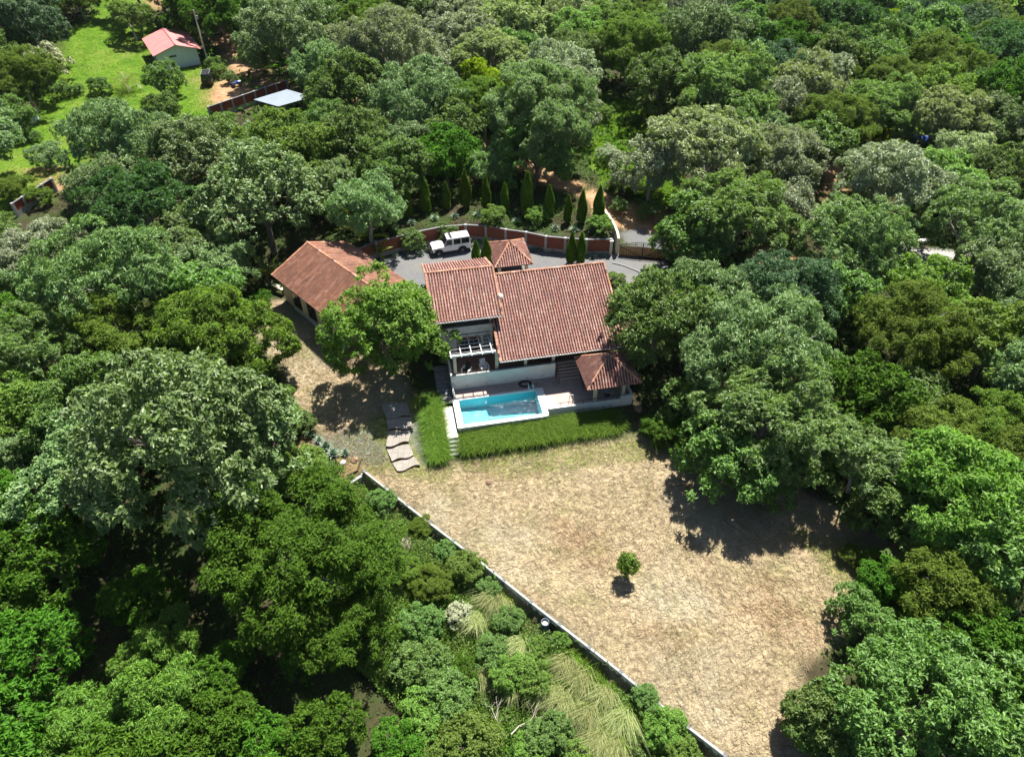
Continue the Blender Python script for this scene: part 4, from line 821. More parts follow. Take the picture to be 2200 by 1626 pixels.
rock((-15.35,41.99,-1.22), .3, 'pale boulder in the agave bed', 'pale_rock', 4); rock((-14.35,42.34,-1.18), .34, 'brown flat boulder near the corner of the field wall', 'rock', 5)
rock((12.35,48.6,-0.91), .45, 'grey boulder in the shade beyond the gazebo corner', 'rock', 7)
sl_ = (-10.9,37.11,-2.33); k = MB(); k.box(-.55,.55,-.4,.4,0,.14); tag(k.build('stone_slab', mat['concrete'], None, .03, loc=(sl_[0],sl_[1],sl_[2]+.25), rz=.5), 'grey stone slab lying in weeds outside the field wall', 'slab')
bp_ = (-8.58,34.2,-2.47); t = empty('brush_pile', (bp_[0],bp_[1],bp_[2]), 0, 'round heap of bleached cut twigs outside the field wall', 'brush pile'); k = MB(); rs = random.Random(9)
for i in range(150):
    a = rs.random()*6.28; r = rs.random()**.5*.85; d = rs.random()*6.28; l = rs.uniform(.2,.6); z = .35*(1-r)+rs.uniform(0,.15)+.1
    k.tube([(r*math.cos(a)-l*math.cos(d)/2, r*math.sin(a)-l*math.sin(d)/2, z+rs.uniform(-.08,.08)), (r*math.cos(a)+l*math.cos(d)/2, r*math.sin(a)+l*math.sin(d)/2, z+rs.uniform(-.08,.08))], .02, 4)
k.build('twig_pile', mat['dead_wood'], t)
bd_ = [(-13.78,42.24,-1.18),(-13.91,41.13,-1.31),(-14.78,40.6,-1.33)]; k = MB()
k.tube([(p[0],p[1],p[2]+.08) for p in bd_], .09, 6); tag(k.build('timber_edging', mat['wood_dark'], None), 'dark timber edging around the corner of the agave bed', 'edging')
# ---------------------------------------------------------------- plants: meshes
def unit(a): return a/np.maximum(np.linalg.norm(a, axis=-1, keepdims=True), 1e-9)
def leaves(pos, nrm, axis, L, W, rs, fold=.25, droop=.15):
    "one folded, slightly drooping leaf at every point; 4 corners, two faces"
    n = len(pos); axis = unit(axis-nrm*np.sum(axis*nrm, 1, keepdims=True)); side = np.cross(nrm, axis)
    L = (L*rs.uniform(.65, 1.3, n))[:, None]; W = (W*rs.uniform(.7, 1.25, n))[:, None]
    b = pos-axis*L*.5; t = pos+axis*L*.5-nrm*L*droop
    m = pos-axis*L*.04
    v = np.stack([b, m+side*W*.5+nrm*W*fold, t, m-side*W*.5+nrm*W*fold], 1).reshape(-1, 3)
    i = np.arange(n)*4
    return v, np.concatenate([np.stack([i, i+1, i+2], 1), np.stack([i, i+2, i+3], 1)])
KINDS = {  # leaf length, width, clump radius (m on a 6 m crown), clumps, cover, droop, spread of leaf faces, lobe depth, flatness, leaves per sprig
 'fine':  (.40, .10, .80, 250, .95, .25, .65, .34, .84, 9),
 'broad': (.33, .17, .72, 260, .8, .10, .6, .36, .78, 7),
 'puff':  (.38, .09, 1.1, 115, 1.6, .75, .65, .30, .80, 12),
 'fern':  (.30, .10, .80, 250, 1.0, .05, .55, .26, .76, 10),
 'leafy': (.40, .16, .80, 270, .9, .35, .65, .36, .84, 7),
}
def crown_mesh(name, R, kind, seed, hcf=.95):
    L, W, pr, ncl, cover, droop, spread, lob, flat, per = KINDS[kind]; L, W = (L*.85, W*.85) if R > 8 else (L, W); rs = np.random.RandomState(seed); pr = pr*(R/6)**.4; ncl = int(ncl*(R/6)**1.15)
    # a few boughs, each carrying a rounded mass of clumps: the outline is uneven and dark gaps open between the masses
    nb = 11 if R < 5 else 16 if R < 8 else 28
    k = np.arange(nb)+.5; bz = 1-1.5*k/nb; th = k*2.39996+rs.uniform(-.5,.5,nb)+rs.rand()*6; bz = np.clip(bz+rs.uniform(-.15,.15,nb), -.6, 1); s_ = np.sqrt(1-bz**2)
    bd = np.stack([s_*np.cos(th), s_*np.sin(th), bz], 1); bc = bd*(R*rs.uniform(.50,.78,nb))[:,None]; br = R*rs.uniform(.26,.44,nb)*(16/nb)**.3
    vs, fs, off = [], [], 0
    own = rs.choice(nb, ncl, p=br**2/np.sum(br**2))
    for i in range(ncl):
        b = own[i]; q0 = unit(rs.normal(size=3)+bd[b]*.6+np.array([0,0,.4])); c = bc[b]+q0*br[b]*rs.uniform(.7,1.1)
        if rs.rand() < .12: q0 = unit(rs.normal(size=3)*np.array([1,1,.4])+np.array([0,0,.8])); c = q0*R*rs.uniform(.35,.6)
        c = c*np.array([1,1,flat]); c[2] += R*hcf
        r = pr*rs.uniform(.5,1.3); n = max(1, int(cover*2*math.pi*r*r/(L*W*.5)/per)); out = unit(q0+np.array([0,0,.5]))
        q = unit(rs.normal(size=(n, 3))+out*1.1); q = np.where((q@out < -.1)[:, None], -q, q)
        sp = c+q*(r*(.35+.75*rs.rand(n)**.6))[:, None]*np.array([1,1,.8])           # sprig tips; their leaves radiate from them
        sd_ = unit(q*.7+np.array([0,0,.6])+rs.normal(size=(n,3))*.35)
        if kind == 'fine': sd_ = unit(sd_+np.array([-.7,-.4,0]))                   # the wind lays these leaves over to one side
        q = np.repeat(q, per, 0); sd_ = np.repeat(sd_, per, 0); m = n*per
        ax = unit(sd_*(.55 if kind != 'fine' else .9)+unit(rs.normal(size=(m,3)))*.8-np.array([0,0,droop]))
        p = np.repeat(sp, per, 0)+ax*L*(.5 if kind != 'fern' else .75)+rs.normal(size=(m,3))*.05
        nr = unit(sd_+np.array([0,0,.45])+rs.normal(size=(m,3))*spread)
        v, f = leaves(p, nr, ax, L, W, rs, .22, droop*.5); vs.append(v); fs.append(f+off); off += len(v)
    return np_mesh(name, np.concatenate(vs), np.concatenate(fs), [LEAF['green']], link=False)
def trunk_mesh(name, R, seed, hcf=.95, m='bark', limbs=7, lean=.12, show=.95):
    rs = random.Random(seed); k = MB(); r0 = .045*R+.03; h1 = R*hcf*.62; lx, ly = rs.uniform(-lean,lean)*R, rs.uniform(-lean,lean)*R
    k.tube([(0,0,-.8),(0,0,.1),(lx*.4,ly*.4,h1*.5),(lx,ly,h1)], [r0*1.35, r0*1.1, r0*.9, r0*.75], 8)
    for i in range(limbs):
        a = 6.283*i/limbs+rs.uniform(-.4,.4); rr = R*rs.uniform(.45,.75)*show; zz = R*hcf+R*rs.uniform(.0,.42)
        mid = (lx+math.cos(a)*rr*.45, ly+math.sin(a)*rr*.45, h1+(zz-h1)*.6); end = (lx+math.cos(a)*rr, ly+math.sin(a)*rr, zz)
        k.tube([(lx*.9,ly*.9,h1*.9), mid, end], [r0*.6, r0*.35, r0*.1], 6)
        for j in range(2):
            b = a+rs.uniform(-.8,.8); k.tube([mid, (mid[0]+math.cos(b)*rr*.4, mid[1]+math.sin(b)*rr*.4, mid[2]+R*rs.uniform(.1,.35))], [r0*.25, r0*.06], 5)
    me = bpy.data.meshes.new(name); me.from_pydata(k.v, [], k.f); me.materials.append(mat[m]); me.update(); return me
CROWN, TRUNK = {}, {}
def crown_of(kind, R, i):
    size = 4 if R < 4.8 else 6.2 if R < 8 else 10
    nv = {4: 2, 6.2: 3, 10: 1}[size]; key = (kind, size, i % nv)
    if key not in CROWN:
        s = hash((len(kind), ord(kind[0]), size, i % nv)) % 9973
        CROWN[key] = crown_mesh('crown', size, kind, s); TRUNK[key] = trunk_mesh('trunk', size, s, m='pale_bark' if kind in ('fern','fine') else 'bark')
    return CROWN[key], TRUNK[key], size
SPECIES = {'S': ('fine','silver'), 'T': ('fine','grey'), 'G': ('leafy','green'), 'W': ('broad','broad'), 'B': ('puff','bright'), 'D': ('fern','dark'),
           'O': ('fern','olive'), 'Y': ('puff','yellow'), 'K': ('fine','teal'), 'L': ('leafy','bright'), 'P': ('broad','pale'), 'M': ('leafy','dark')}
def add_obj(me, name, parent, mat_=None):
    o = bpy.data.objects.new(name, me); col.objects.link(o); o.parent = parent
    if mat_ is not None: o.material_slots[0].link = 'OBJECT'; o.material_slots[0].material = mat_
    return o
def tree(x, y, R, sp, i, label, tall=1., name='tree', cat='tree', group='trees of the forest around the plot', z=None):
    kind, lm = SPECIES[sp]; cm, tm, size = crown_of(kind, R, i)
    t = empty(name, (x, y, gz(x, y) if z is None else z), (i*2.399) % 6.283, label, cat, group, R/size)
    t.scale.z *= tall
    add_obj(cm, 'crown', t, LEAF[lm]); add_obj(tm, 'trunk', t); return t
rng = random.Random(4)
# ---------------------------------------------------------------- trees: x, y, crown radius, kind, variant, label
TREES = [
(-40.99,58.92,7.07,'T',0,'broad light green spreading tree one crown above and left of the yellow feathery tree'),
(-51.54,66.18,4.9,'S',1,'pale bluish silver tree one crown above the left edge middle'),
(-45.71,50.55,4.83,'T',2,'grey green tree just above and right of the left edge middle'),
(-27.6,50.82,6.13,'B',3,'large feathery bright yellow green tree one crown above the huge whitish tree'),
(-38.95,53.93,4.35,'O',4,'olive fine leaved tree one crown left of the yellow feathery tree'),
(-24.94,35.69,7.9,'W',5,'huge whitish leaved tree one crown below the yellow feathery tree'),
(-34.01,37.14,5.67,'W',6,'wide whitish leaved tree one crown left of the huge whitish tree'),
(-21.19,39.88,4.71,'W',7,'whitish leaved tree one crown left of the agave bed'),
(-44.3,44.92,3.57,'L',8,'bright green tree just below and right of the left edge middle'),
(-15.81,29.65,6.53,'D',9,'big dark feathery tree one crown below the agave bed'),
(-12.64,24.9,3.49,'D',10,'dark feathery tree one crown below and left of the twig heap'),
(-24.96,23.87,2.48,'B',11,'bright feathery young tree three crowns above and right of the bottom left corner'),
(-23.16,19.81,3.09,'B',12,'bright feathery tree two crowns right of the bottom left corner'),
(-28.38,18.25,2.91,'B',13,'bright feathery tree one crown right of the bottom left corner'),
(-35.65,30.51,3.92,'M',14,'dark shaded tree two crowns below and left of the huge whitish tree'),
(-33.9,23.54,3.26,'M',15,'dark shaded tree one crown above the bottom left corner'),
(-32.84,19.42,1.89,'G',16,'shaded green tree one crown above and right of the bottom left corner'),
(-12.03,53.26,5.84,'L',17,'fresh green leafy yard tree one crown below and right of the annex'),
(14.31,54.36,5.54,'G',18,'rounded green tree one crown above and right of the gazebo'),
(23.09,49.18,6.41,'T',19,'large light green tree one crown right of the gazebo'),
(21.86,41.99,5.96,'T',20,'large light green tree one crown right of the gazebo towards the clipped round tree'),
(17.95,38.62,3.9,'G',21,'green tree one crown above and right of the clipped round tree'),
(23.57,38.61,3.14,'G',22,'green tree two crowns above and right of the clipped round tree'),
(38.34,52.48,5.35,'O',23,'olive green tree one crown below the white tank'),
(45.97,51.93,4.46,'L',24,'bright green tree one crown above and left of the right edge middle'),
(31.9,46.36,4.25,'M',25,'dark tree two crowns below the white tank'),
(34.99,34.6,5.47,'L',26,'large bright spring green tree one crown below and left of the right edge middle'),
(36.81,30.47,4.21,'G',27,'green tree two crowns below the right edge middle'),
(29.25,38.59,3.7,'T',28,'light green tree two crowns below and left of the right edge middle'),
(31.03,34.25,3.37,'G',29,'green tree two crowns below and left of the right edge middle'),
(25.18,18.79,5.12,'G',30,'big broad leaved tree one crown above and left of the bottom right corner'),
(30.57,18.25,3.86,'G',31,'broad leaved tree just above and left of the bottom right corner'),
(20.95,18.41,2.69,'G',32,'broad leaved tree two crowns left of the bottom right corner'),
(34.07,23.65,3.08,'M',33,'dark green tree one crown above the bottom right corner'),
(29.93,24.68,2.33,'M',34,'dark shaded tree two crowns above and left of the bottom right corner'),
(-29.07,73.8,7.54,'W',35,'broad whitish leaved tree one crown above and left of the annex'),
(-43.58,73.95,5.99,'K',36,'bluish green tree one crown below the coconut palm'),
(-52.36,88.36,6.39,'T',37,'light grey green tree one crown below the coconut palm'),
(-40.78,85.2,5.95,'W',38,'whitish leaved tree one crown below the black car'),
(-28.79,85.15,6.23,'L',39,'bright green leafy tree one crown below the zinc shelter'),
(-20.78,88.29,5.5,'G',40,'green tree one crown below and right of the zinc shelter'),
(-14.53,82.01,4.94,'G',41,'green tree one crown above and left of the white car'),
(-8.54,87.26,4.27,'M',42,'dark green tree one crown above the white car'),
(3.66,90.88,8.53,'T',43,'tall light green tree one crown left of the grassy glade'),
(3.03,87.16,5.15,'G',44,'shaded green tree one crown left of the grassy glade'),
(-13.35,100.88,6.67,'T',45,'grey green tree one crown below and right of the big silver tree'),
(-3.56,108.68,4.63,'Y',46,'yellow green tree two crowns below the top edge middle'),
(-19.46,116.43,8.67,'S',47,'big pale silver tree one crown above and right of the zinc shelter'),
(-38.55,127.86,7.95,'T',48,'tall grey green tree one crown above the zinc shelter'),
(-3.73,117.33,5.6,'S',49,'pale silver tree one crown below the top edge middle'),
(7.18,111.14,6.1,'S',50,'pale silver tree one crown above and left of the grassy glade'),
(24.26,85.09,6.81,'S',51,'broad pale silver tree one crown below and right of the grassy glade'),
(35.06,86.3,5.14,'S',52,'pale silver tree one crown left of the pink dirt patch'),
(18,84.65,4.2,'S',53,'small pale silver tree one crown above and right of the sandy road'),
(25.45,71.27,6.1,'T',54,'light green tree one crown right of the wooden gate'),
(45.76,79.57,6.01,'S',55,'silvery green tree one crown right of the pink dirt patch'),
(37.48,67.3,5.9,'T',56,'light grey green tree one crown left of the white tank'),
(52.6,70.71,6.11,'T',57,'light grey green tree one crown above and right of the white tank'),
(45.37,97.41,5.26,'O',58,'dark olive tree one crown above the pink dirt patch'),
(30.84,102.23,7.37,'T',59,'light green tree one crown right of the grassy glade'),
(65.87,108.46,5.73,'L',60,'bright fan shaped tree one crown above the blue boat'),
(59.82,113.36,5.54,'O',61,'yellowish olive tree one crown above and left of the blue boat'),
(44.05,108.82,5.68,'S',62,'silvery tree one crown above and left of the pink dirt patch'),
(41.19,116.71,5.24,'K',63,'blue green tree two crowns above and left of the pink dirt patch'),
(22.7,108.66,5.68,'G',64,'green tree one crown above and right of the grassy glade'),
(91.49,178.04,4.96,'Y',65,'vivid yellow green tree three crowns above the blue boat'),
(-78.52,115.53,5.61,'O',66,'dark olive tree one crown above the red hut'),
(-79.92,124.45,3.82,'P',67,'white flowering tree one crown above the red hut'),
(-76.37,104.84,3.38,'G',68,'green tree one crown left of the red hut'),
(-85.21,133.71,6.96,'K',69,'dark bluish tree just below and right of the top left corner'),
(-73.39,145.75,3.76,'T',70,'slender lawn tree one crown above the coconut palm'),
(-60.76,148.11,6.3,'M',71,'black green tree one crown above the far house'),
(-55.13,142.82,6.13,'M',72,'dark tree one crown above and right of the far house'),
(-58.43,119.95,3.11,'G',73,'small open leafy tree one crown below and left of the far house'),
(-53.69,107.62,2.73,'G',74,'small leafy tree one crown below and right of the coconut palm'),
(-34.52,124.1,2.56,'G',75,'small green tree one crown above and right of the zinc shelter'),
(-46.44,131.96,2.84,'G',76,'small green tree two crowns above and right of the black car'),
(-27.64,113.3,3.34,'G',77,'green tree one crown right of the zinc shelter'),
(-53.69,131.3,1.51,'G',78,'small garden tree one crown above the black car'),
(27.63,58.61,5.24,'K',79,'blue green tree one crown left of the white tank'),
(21.31,70.53,4.79,'G',80,'green tree one crown right of the wooden gate'),
(51.56,62.33,4.71,'T',81,'light green tree one crown right of the white tank'),
(43,42.72,3.28,'O',82,'olive tree one crown below and left of the right edge middle'),
(43.63,61.67,3.97,'L',83,'yellowish green tree just below the white tank'),
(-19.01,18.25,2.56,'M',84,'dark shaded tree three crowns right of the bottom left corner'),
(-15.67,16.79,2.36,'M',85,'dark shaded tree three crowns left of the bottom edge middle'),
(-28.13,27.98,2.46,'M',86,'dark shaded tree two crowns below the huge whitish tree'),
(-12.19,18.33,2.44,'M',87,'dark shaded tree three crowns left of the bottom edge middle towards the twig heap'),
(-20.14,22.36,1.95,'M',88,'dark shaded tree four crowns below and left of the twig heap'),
(25.45,26.38,2.05,'G',89,'low green tree four crowns above and left of the bottom right corner'),
(28.62,29.12,2.06,'M',90,'dark leafy tree four crowns above and left of the bottom right corner'),
(19.64,18.72,1.83,'G',91,'green tree four crowns left of the bottom right corner'),
(33.88,140.36,7,'S',92,'pale silvery tree two crowns above and right of the grassy glade'),
(71.45,148.31,7.04,'K',93,'blue green tree two crowns above and left of the blue boat'),
(-91.13,147.38,7.96,'G',94,'mid green leafy tree just right of the top left corner'),
(53.1,122.14,5.31,'G',95,'mid green leafy tree two crowns above the pink dirt patch'),
(-0.35,131.8,6.81,'S',96,'pale silvery tree just below the top edge middle'),
(-29.49,148.41,6.02,'G',97,'mid green leafy tree one crown above and left of the big silver tree'),
(98.88,140.71,6.44,'K',98,'blue green tree one crown below the top right corner'),
(10.4,138.33,5.55,'S',99,'pale silvery tree one crown right of the top edge middle'),
(-5.13,151.07,6.88,'T',100,'light grey green tree just left of the top edge middle'),
(24.47,135.02,5.14,'T',101,'light grey green tree two crowns above the grassy glade'),
(29.18,157.58,7.76,'T',102,'light grey green tree two crowns above the grassy glade towards the top edge middle'),
(76.75,105.21,7.07,'M',103,'dark leafy tree one crown below the top right corner'),
(24.34,143.88,5.64,'O',104,'olive fine leaved tree two crowns above the grassy glade'),
(68.12,183.69,6.98,'M',105,'dark leafy tree three crowns above the pink dirt patch'),
(64.08,83.34,5.1,'G',106,'mid green leafy tree one crown below and right of the blue boat'),
(45.54,145.75,6.38,'K',107,'blue green tree two crowns above and right of the grassy glade'),
(120.81,177.57,6.66,'O',108,'olive fine leaved tree one crown below the top right corner'),
(110.14,198.34,6.9,'K',109,'blue green tree two crowns left of the top right corner'),
(72.94,122.32,7.69,'O',110,'olive fine leaved tree one crown above the blue boat'),
(-31.87,64.46,3.88,'T',111,'light grey green tree one crown above the yellow feathery tree'),
(99.61,197.56,5.93,'K',112,'blue green tree three crowns above the blue boat'),
(-44.99,142.79,6.07,'G',113,'mid green leafy tree one crown above the zinc shelter'),
(115.31,212.34,5.08,'K',114,'small blue green tree three crowns left of the top right corner'),
(72.73,162.92,6.89,'M',115,'dark leafy tree two crowns above and left of the blue boat'),
(110.44,166.76,7.96,'O',116,'olive fine leaved tree one crown below and left of the top right corner'),
(87.81,190.25,7.27,'K',117,'blue green tree three crowns above and left of the blue boat'),
(29.88,172.29,5.19,'T',118,'light grey green tree three crowns above the grassy glade'),
(103.94,153.81,7.23,'K',119,'blue green tree one crown below the top right corner towards the blue boat'),
(135.61,223.51,6.79,'K',120,'blue green tree one crown left of the top right corner'),
(-14.08,92.81,3.93,'T',121,'light grey green tree two crowns below the big silver tree'),
(81.98,206.54,5.38,'K',122,'blue green tree four crowns above the pink dirt patch'),
(98.61,209.65,6.93,'M',123,'dark leafy tree three crowns left of the top right corner'),
(-9.37,136.95,5.98,'S',124,'pale silvery tree one crown left of the top edge middle'),
(59.01,138.99,7.12,'K',125,'blue green tree two crowns above the pink dirt patch'),
(-22.31,131.89,5.6,'O',126,'olive fine leaved tree at the big silver tree'),
(37.97,175.07,5.43,'O',127,'olive fine leaved tree three crowns above the grassy glade'),
(-34.47,141.28,5.36,'G',128,'mid green leafy tree two crowns above and right of the zinc shelter'),
(-55.76,60.9,4.14,'T',129,'light grey green tree one crown above the left edge middle'),
(65.06,129.41,5.93,'G',130,'mid green leafy tree one crown above and left of the blue boat'),
(-21.96,155.12,6.88,'O',131,'olive fine leaved tree one crown above the big silver tree'),
(119.56,222.45,7.71,'G',132,'mid green leafy tree two crowns left of the top right corner'),
(49.65,176.44,5.02,'O',133,'olive fine leaved tree four crowns above and right of the grassy glade'),
(91.16,165.96,7.92,'K',134,'blue green tree one crown left of the top right corner towards the blue boat'),
(62.6,99.99,5.77,'S',135,'pale silvery tree just above and right of the blue boat'),
(4.18,150.93,5.69,'O',136,'olive fine leaved tree just right of the top edge middle'),
(127.28,199.72,5.36,'O',137,'olive fine leaved tree three crowns above and right of the blue boat'),
(11.48,129.61,5.5,'T',138,'light grey green tree one crown below and right of the top edge middle'),
(74.05,135.6,6.43,'G',139,'mid green leafy tree one crown above the blue boat'),
(58.25,156.72,6.54,'O',140,'olive fine leaved tree two crowns above the pink dirt patch'),
(-3.93,101,5.33,'O',141,'olive fine leaved tree two crowns below and right of the big silver tree'),
(61,194.1,7.22,'K',142,'blue green tree three crowns above and right of the grassy glade'),
(82.91,150.87,7.86,'G',143,'mid green leafy tree one crown above the blue boat towards the top right corner'),
(-75.61,157.05,6.75,'O',144,'olive fine leaved tree one crown above and left of the far house'),
(150.81,224.59,6.86,'K',145,'blue green tree just above and right of the top right corner'),
(-41.28,163.54,5.12,'O',146,'olive fine leaved tree two crowns above and left of the big silver tree'),
(-32.56,92.06,4.3,'T',147,'light grey green tree one crown below the zinc shelter'),
(55.55,83.42,4.4,'T',148,'light grey green tree one crown below and right of the blue boat'),
(61.06,170.8,5.34,'K',149,'blue green tree three crowns above the pink dirt patch'),
(-102.64,150.85,7.81,'S',150,'pale silvery tree just above and left of the top left corner'),
(75.85,195.68,7.65,'K',151,'blue green tree three crowns above the pink dirt patch towards the blue boat'),
(18.96,152.69,5.47,'S',152,'pale silvery tree two crowns right of the top edge middle'),
(7.52,160.45,7.35,'T',153,'light grey green tree one crown above and right of the top edge middle'),
(131.42,186.41,5.63,'K',154,'blue green tree three crowns above and right of the blue boat'),
(108.86,178.62,7.91,'K',155,'blue green tree one crown below and left of the top right corner'),
(86.42,125.15,5.66,'K',156,'blue green tree one crown above and right of the blue boat'),
(98.51,188.51,5.03,'M',157,'dark leafy tree three crowns above the blue boat'),
(48.85,135.07,6.13,'O',158,'olive fine leaved tree two crowns above the pink dirt patch towards the blue boat'),
(49.62,159.86,5.18,'O',159,'olive fine leaved tree three crowns above and right of the grassy glade'),
(31.05,124.78,7.05,'T',160,'light grey green tree one crown above and right of the grassy glade'),
(44.93,169.6,5.32,'K',161,'blue green tree four crowns right of the top edge middle'),
(-59.19,162.95,6.54,'G',162,'mid green leafy tree one crown above and right of the far house'),
(-42.98,151.02,5.12,'T',163,'light grey green tree two crowns above the zinc shelter'),
(108.77,189.46,5.01,'K',164,'blue green tree two crowns below and left of the top right corner'),
(77.78,181.34,6.22,'M',165,'dark leafy tree three crowns above and left of the blue boat'),
(-7.39,125.15,5.88,'S',166,'pale silvery tree one crown below and left of the top edge middle'),
(85.21,140.7,5.46,'M',167,'dark leafy tree one crown above the blue boat'),
(19.4,122.34,6.57,'O',168,'olive fine leaved tree one crown above the grassy glade'),
(-22.7,13.92,4.12,'M',169,'large dark leafy tree one crown right of the bottom left corner'),
(137.12,196.49,5.13,'K',170,'blue green tree one crown below and right of the top right corner'),
(86.19,112.26,6.24,'K',171,'blue green tree two crowns right of the blue boat'),
(-29.88,161.7,6.63,'S',172,'pale silvery tree one crown above the big silver tree'),
(118.62,204.58,6.21,'M',173,'dark leafy tree two crowns left of the top right corner'),
(128.42,210.41,5.91,'O',174,'olive fine leaved tree one crown left of the top right corner'),
(-37.37,44.62,5.08,'G',175,'mid green leafy tree one crown right of the left edge middle'),
(17.7,161.11,5.14,'O',176,'olive fine leaved tree two crowns right of the top edge middle'),
(37.6,151.11,5.53,'M',177,'dark leafy tree two crowns above and right of the grassy glade'),
(-11.12,160.78,6.33,'O',178,'olive fine leaved tree one crown left of the top edge middle'),
(61.87,91.64,3.94,'S',179,'pale silvery tree one crown below and right of the blue boat'),
(40.37,130.58,6.01,'G',180,'mid green leafy tree two crowns above and right of the grassy glade'),
(-16.88,73.1,4.27,'T',181,'light grey green tree one crown above and right of the annex'),
(-16.2,144.54,7.63,'T',182,'light grey green tree one crown above and right of the big silver tree'),
(49.18,45.23,5.53,'T',183,'large light grey green tree just right of the right edge middle'),
(6.42,101.53,6.06,'S',184,'pale silvery tree one crown left of the grassy glade'),
(82.52,174.24,5.23,'M',185,'dark leafy tree four crowns left of the top right corner'),
(61.4,122.02,5.15,'G',186,'mid green leafy tree three crowns below and left of the top right corner'),
(57.76,179.8,5.23,'K',187,'blue green tree four crowns above and right of the grassy glade'),
(-42.56,33.1,4.97,'M',188,'large dark leafy tree one crown below the left edge middle'),
(54.09,54.32,5.96,'T',189,'large light grey green tree one crown above and right of the right edge middle'),
(107.74,217.38,6.6,'K',190,'blue green tree three crowns left of the top right corner'),
(120.72,193.27,6.67,'G',191,'mid green leafy tree one crown below and left of the top right corner'),
(41.61,91.29,4.25,'G',192,'mid green leafy tree just above and left of the pink dirt patch'),
(-23.61,105.46,6.15,'G',193,'mid green leafy tree one crown below and left of the big silver tree'),
(72.14,172.42,5.91,'K',194,'blue green tree three crowns above the pink dirt patch towards the top right corner'),
(-22.9,80.51,3.88,'T',195,'light grey green tree one crown above the annex'),
(74.97,93.69,6.07,'S',196,'pale silvery tree two crowns right of the blue boat'),
(62.83,72.03,4.2,'T',197,'light grey green tree two crowns right of the white tank'),
(-53.28,53.91,5.42,'M',198,'dark leafy tree one crown above and left of the left edge middle'),
(33.48,113.42,6.05,'O',199,'olive fine leaved tree one crown above and right of the grassy glade'),
(-71.3,89.57,6.26,'T',200,'light grey green tree one crown left of the red hut'),
(-87.53,121.8,5.52,'G',201,'mid green leafy tree one crown below the top left corner'),
(87.13,199.76,5.15,'O',202,'olive fine leaved tree four crowns above and left of the blue boat'),
(54.37,102.79,5.72,'T',203,'light grey green tree one crown above and left of the blue boat'),
(-59.26,67.39,4.25,'T',204,'light grey green tree two crowns above the left edge middle'),
(144.77,215.71,6.91,'M',205,'dark leafy tree at the top right corner'),
(-97.57,159.84,5.06,'G',206,'mid green leafy tree one crown right of the top left corner'),
(33.17,77.05,3.88,'S',207,'pale silvery tree one crown below and left of the pink dirt patch'),
(30.16,93.04,4.91,'G',208,'mid green leafy tree one crown right of the grassy glade'),
(59.71,66.14,3.91,'T',209,'light grey green tree two crowns above the right edge middle'),
(-0.71,141.84,5.76,'O',210,'olive fine leaved tree at the top edge middle'),
(-52.46,154.64,6.11,'G',211,'mid green leafy tree one crown above and right of the black car'),
(101.21,170.28,5.28,'M',212,'dark leafy tree two crowns below and left of the top right corner'),
(-89.91,159.33,5.11,'G',213,'mid green leafy tree one crown right of the top left corner towards the coconut palm'),
(41.49,159.71,5.45,'K',214,'blue green tree four crowns above and left of the pink dirt patch'),
(20.05,168.88,5.57,'S',215,'pale silvery tree two crowns right of the top edge middle towards the grassy glade'),
(94.8,129.32,5.49,'O',216,'olive fine leaved tree one crown below the top right corner towards the blue boat'),
(10.43,119.64,5.14,'T',217,'light grey green tree one crown above and left of the grassy glade'),
(-95.8,135.12,7.42,'T',218,'light grey green tree just left of the top left corner'),
(72.37,205.29,5.06,'K',219,'small blue green tree five crowns above the pink dirt patch'),
(54.14,166.55,5.38,'K',220,'blue green tree four crowns above and right of the grassy glade towards the blue boat'),
(-31.45,119.2,5.12,'T',221,'light grey green tree one crown above and right of the zinc shelter'),
(-25.71,139.64,5.64,'O',222,'olive fine leaved tree one crown above and left of the big silver tree'),
(99.14,178.33,5.07,'K',223,'blue green tree two crowns left of the top right corner towards the blue boat'),
(-36.65,69.67,4.07,'T',224,'light grey green tree one crown above the yellow feathery tree towards the annex'),
(-25.08,94.75,4.86,'G',225,'mid green leafy tree one crown below and right of the zinc shelter'),
(-50.41,80.55,3.99,'T',226,'light grey green tree two crowns below and right of the red hut'),
(54.24,149.04,5.12,'K',227,'blue green tree three crowns above the pink dirt patch towards the grassy glade'),
(20.35,58.85,4.28,'T',228,'light grey green tree one crown below and right of the wooden gate'),
(-33.05,12.93,6.26,'M',229,'large dark leafy tree just below and left of the bottom left corner'),
(-42.45,94.23,4.1,'T',230,'light grey green tree one crown below the black car'),
(86.72,131.8,3.77,'M',231,'dark leafy tree two crowns above and right of the blue boat'),
(34.82,60.53,3.78,'G',232,'mid green leafy tree one crown below and left of the white tank'),
(104.3,185.39,4.03,'K',233,'small blue green tree three crowns above the blue boat'),
(67.03,154.97,3.85,'M',234,'small dark leafy tree three crowns above the pink dirt patch'),
(26.21,177.5,3.9,'S',235,'small pale silvery tree three crowns right of the top edge middle'),
(44.9,73.51,2.88,'T',236,'light grey green tree one crown above and left of the white tank'),
(-18.88,125.1,4.49,'S',237,'pale silvery tree at the big silver tree'),
(131.6,193.43,3.85,'K',238,'small blue green tree one crown below the top right corner'),
(39.07,102.97,5.11,'S',239,'pale silvery tree one crown above and left of the pink dirt patch'),
(0.9,123.81,4.2,'G',240,'mid green leafy tree one crown below the top edge middle'),
(-66.92,157.09,5.34,'S',241,'pale silvery tree one crown above the far house'),
(77.27,156.45,3.8,'K',242,'small blue green tree three crowns above and left of the blue boat'),
(46.63,126.09,5.14,'M',243,'dark leafy tree two crowns above the pink dirt patch'),
(69.01,88.12,3.24,'T',244,'light grey green tree two crowns right of the blue boat'),
(-46.33,67.05,2.94,'T',245,'light grey green tree three crowns above and left of the yellow feathery tree'),
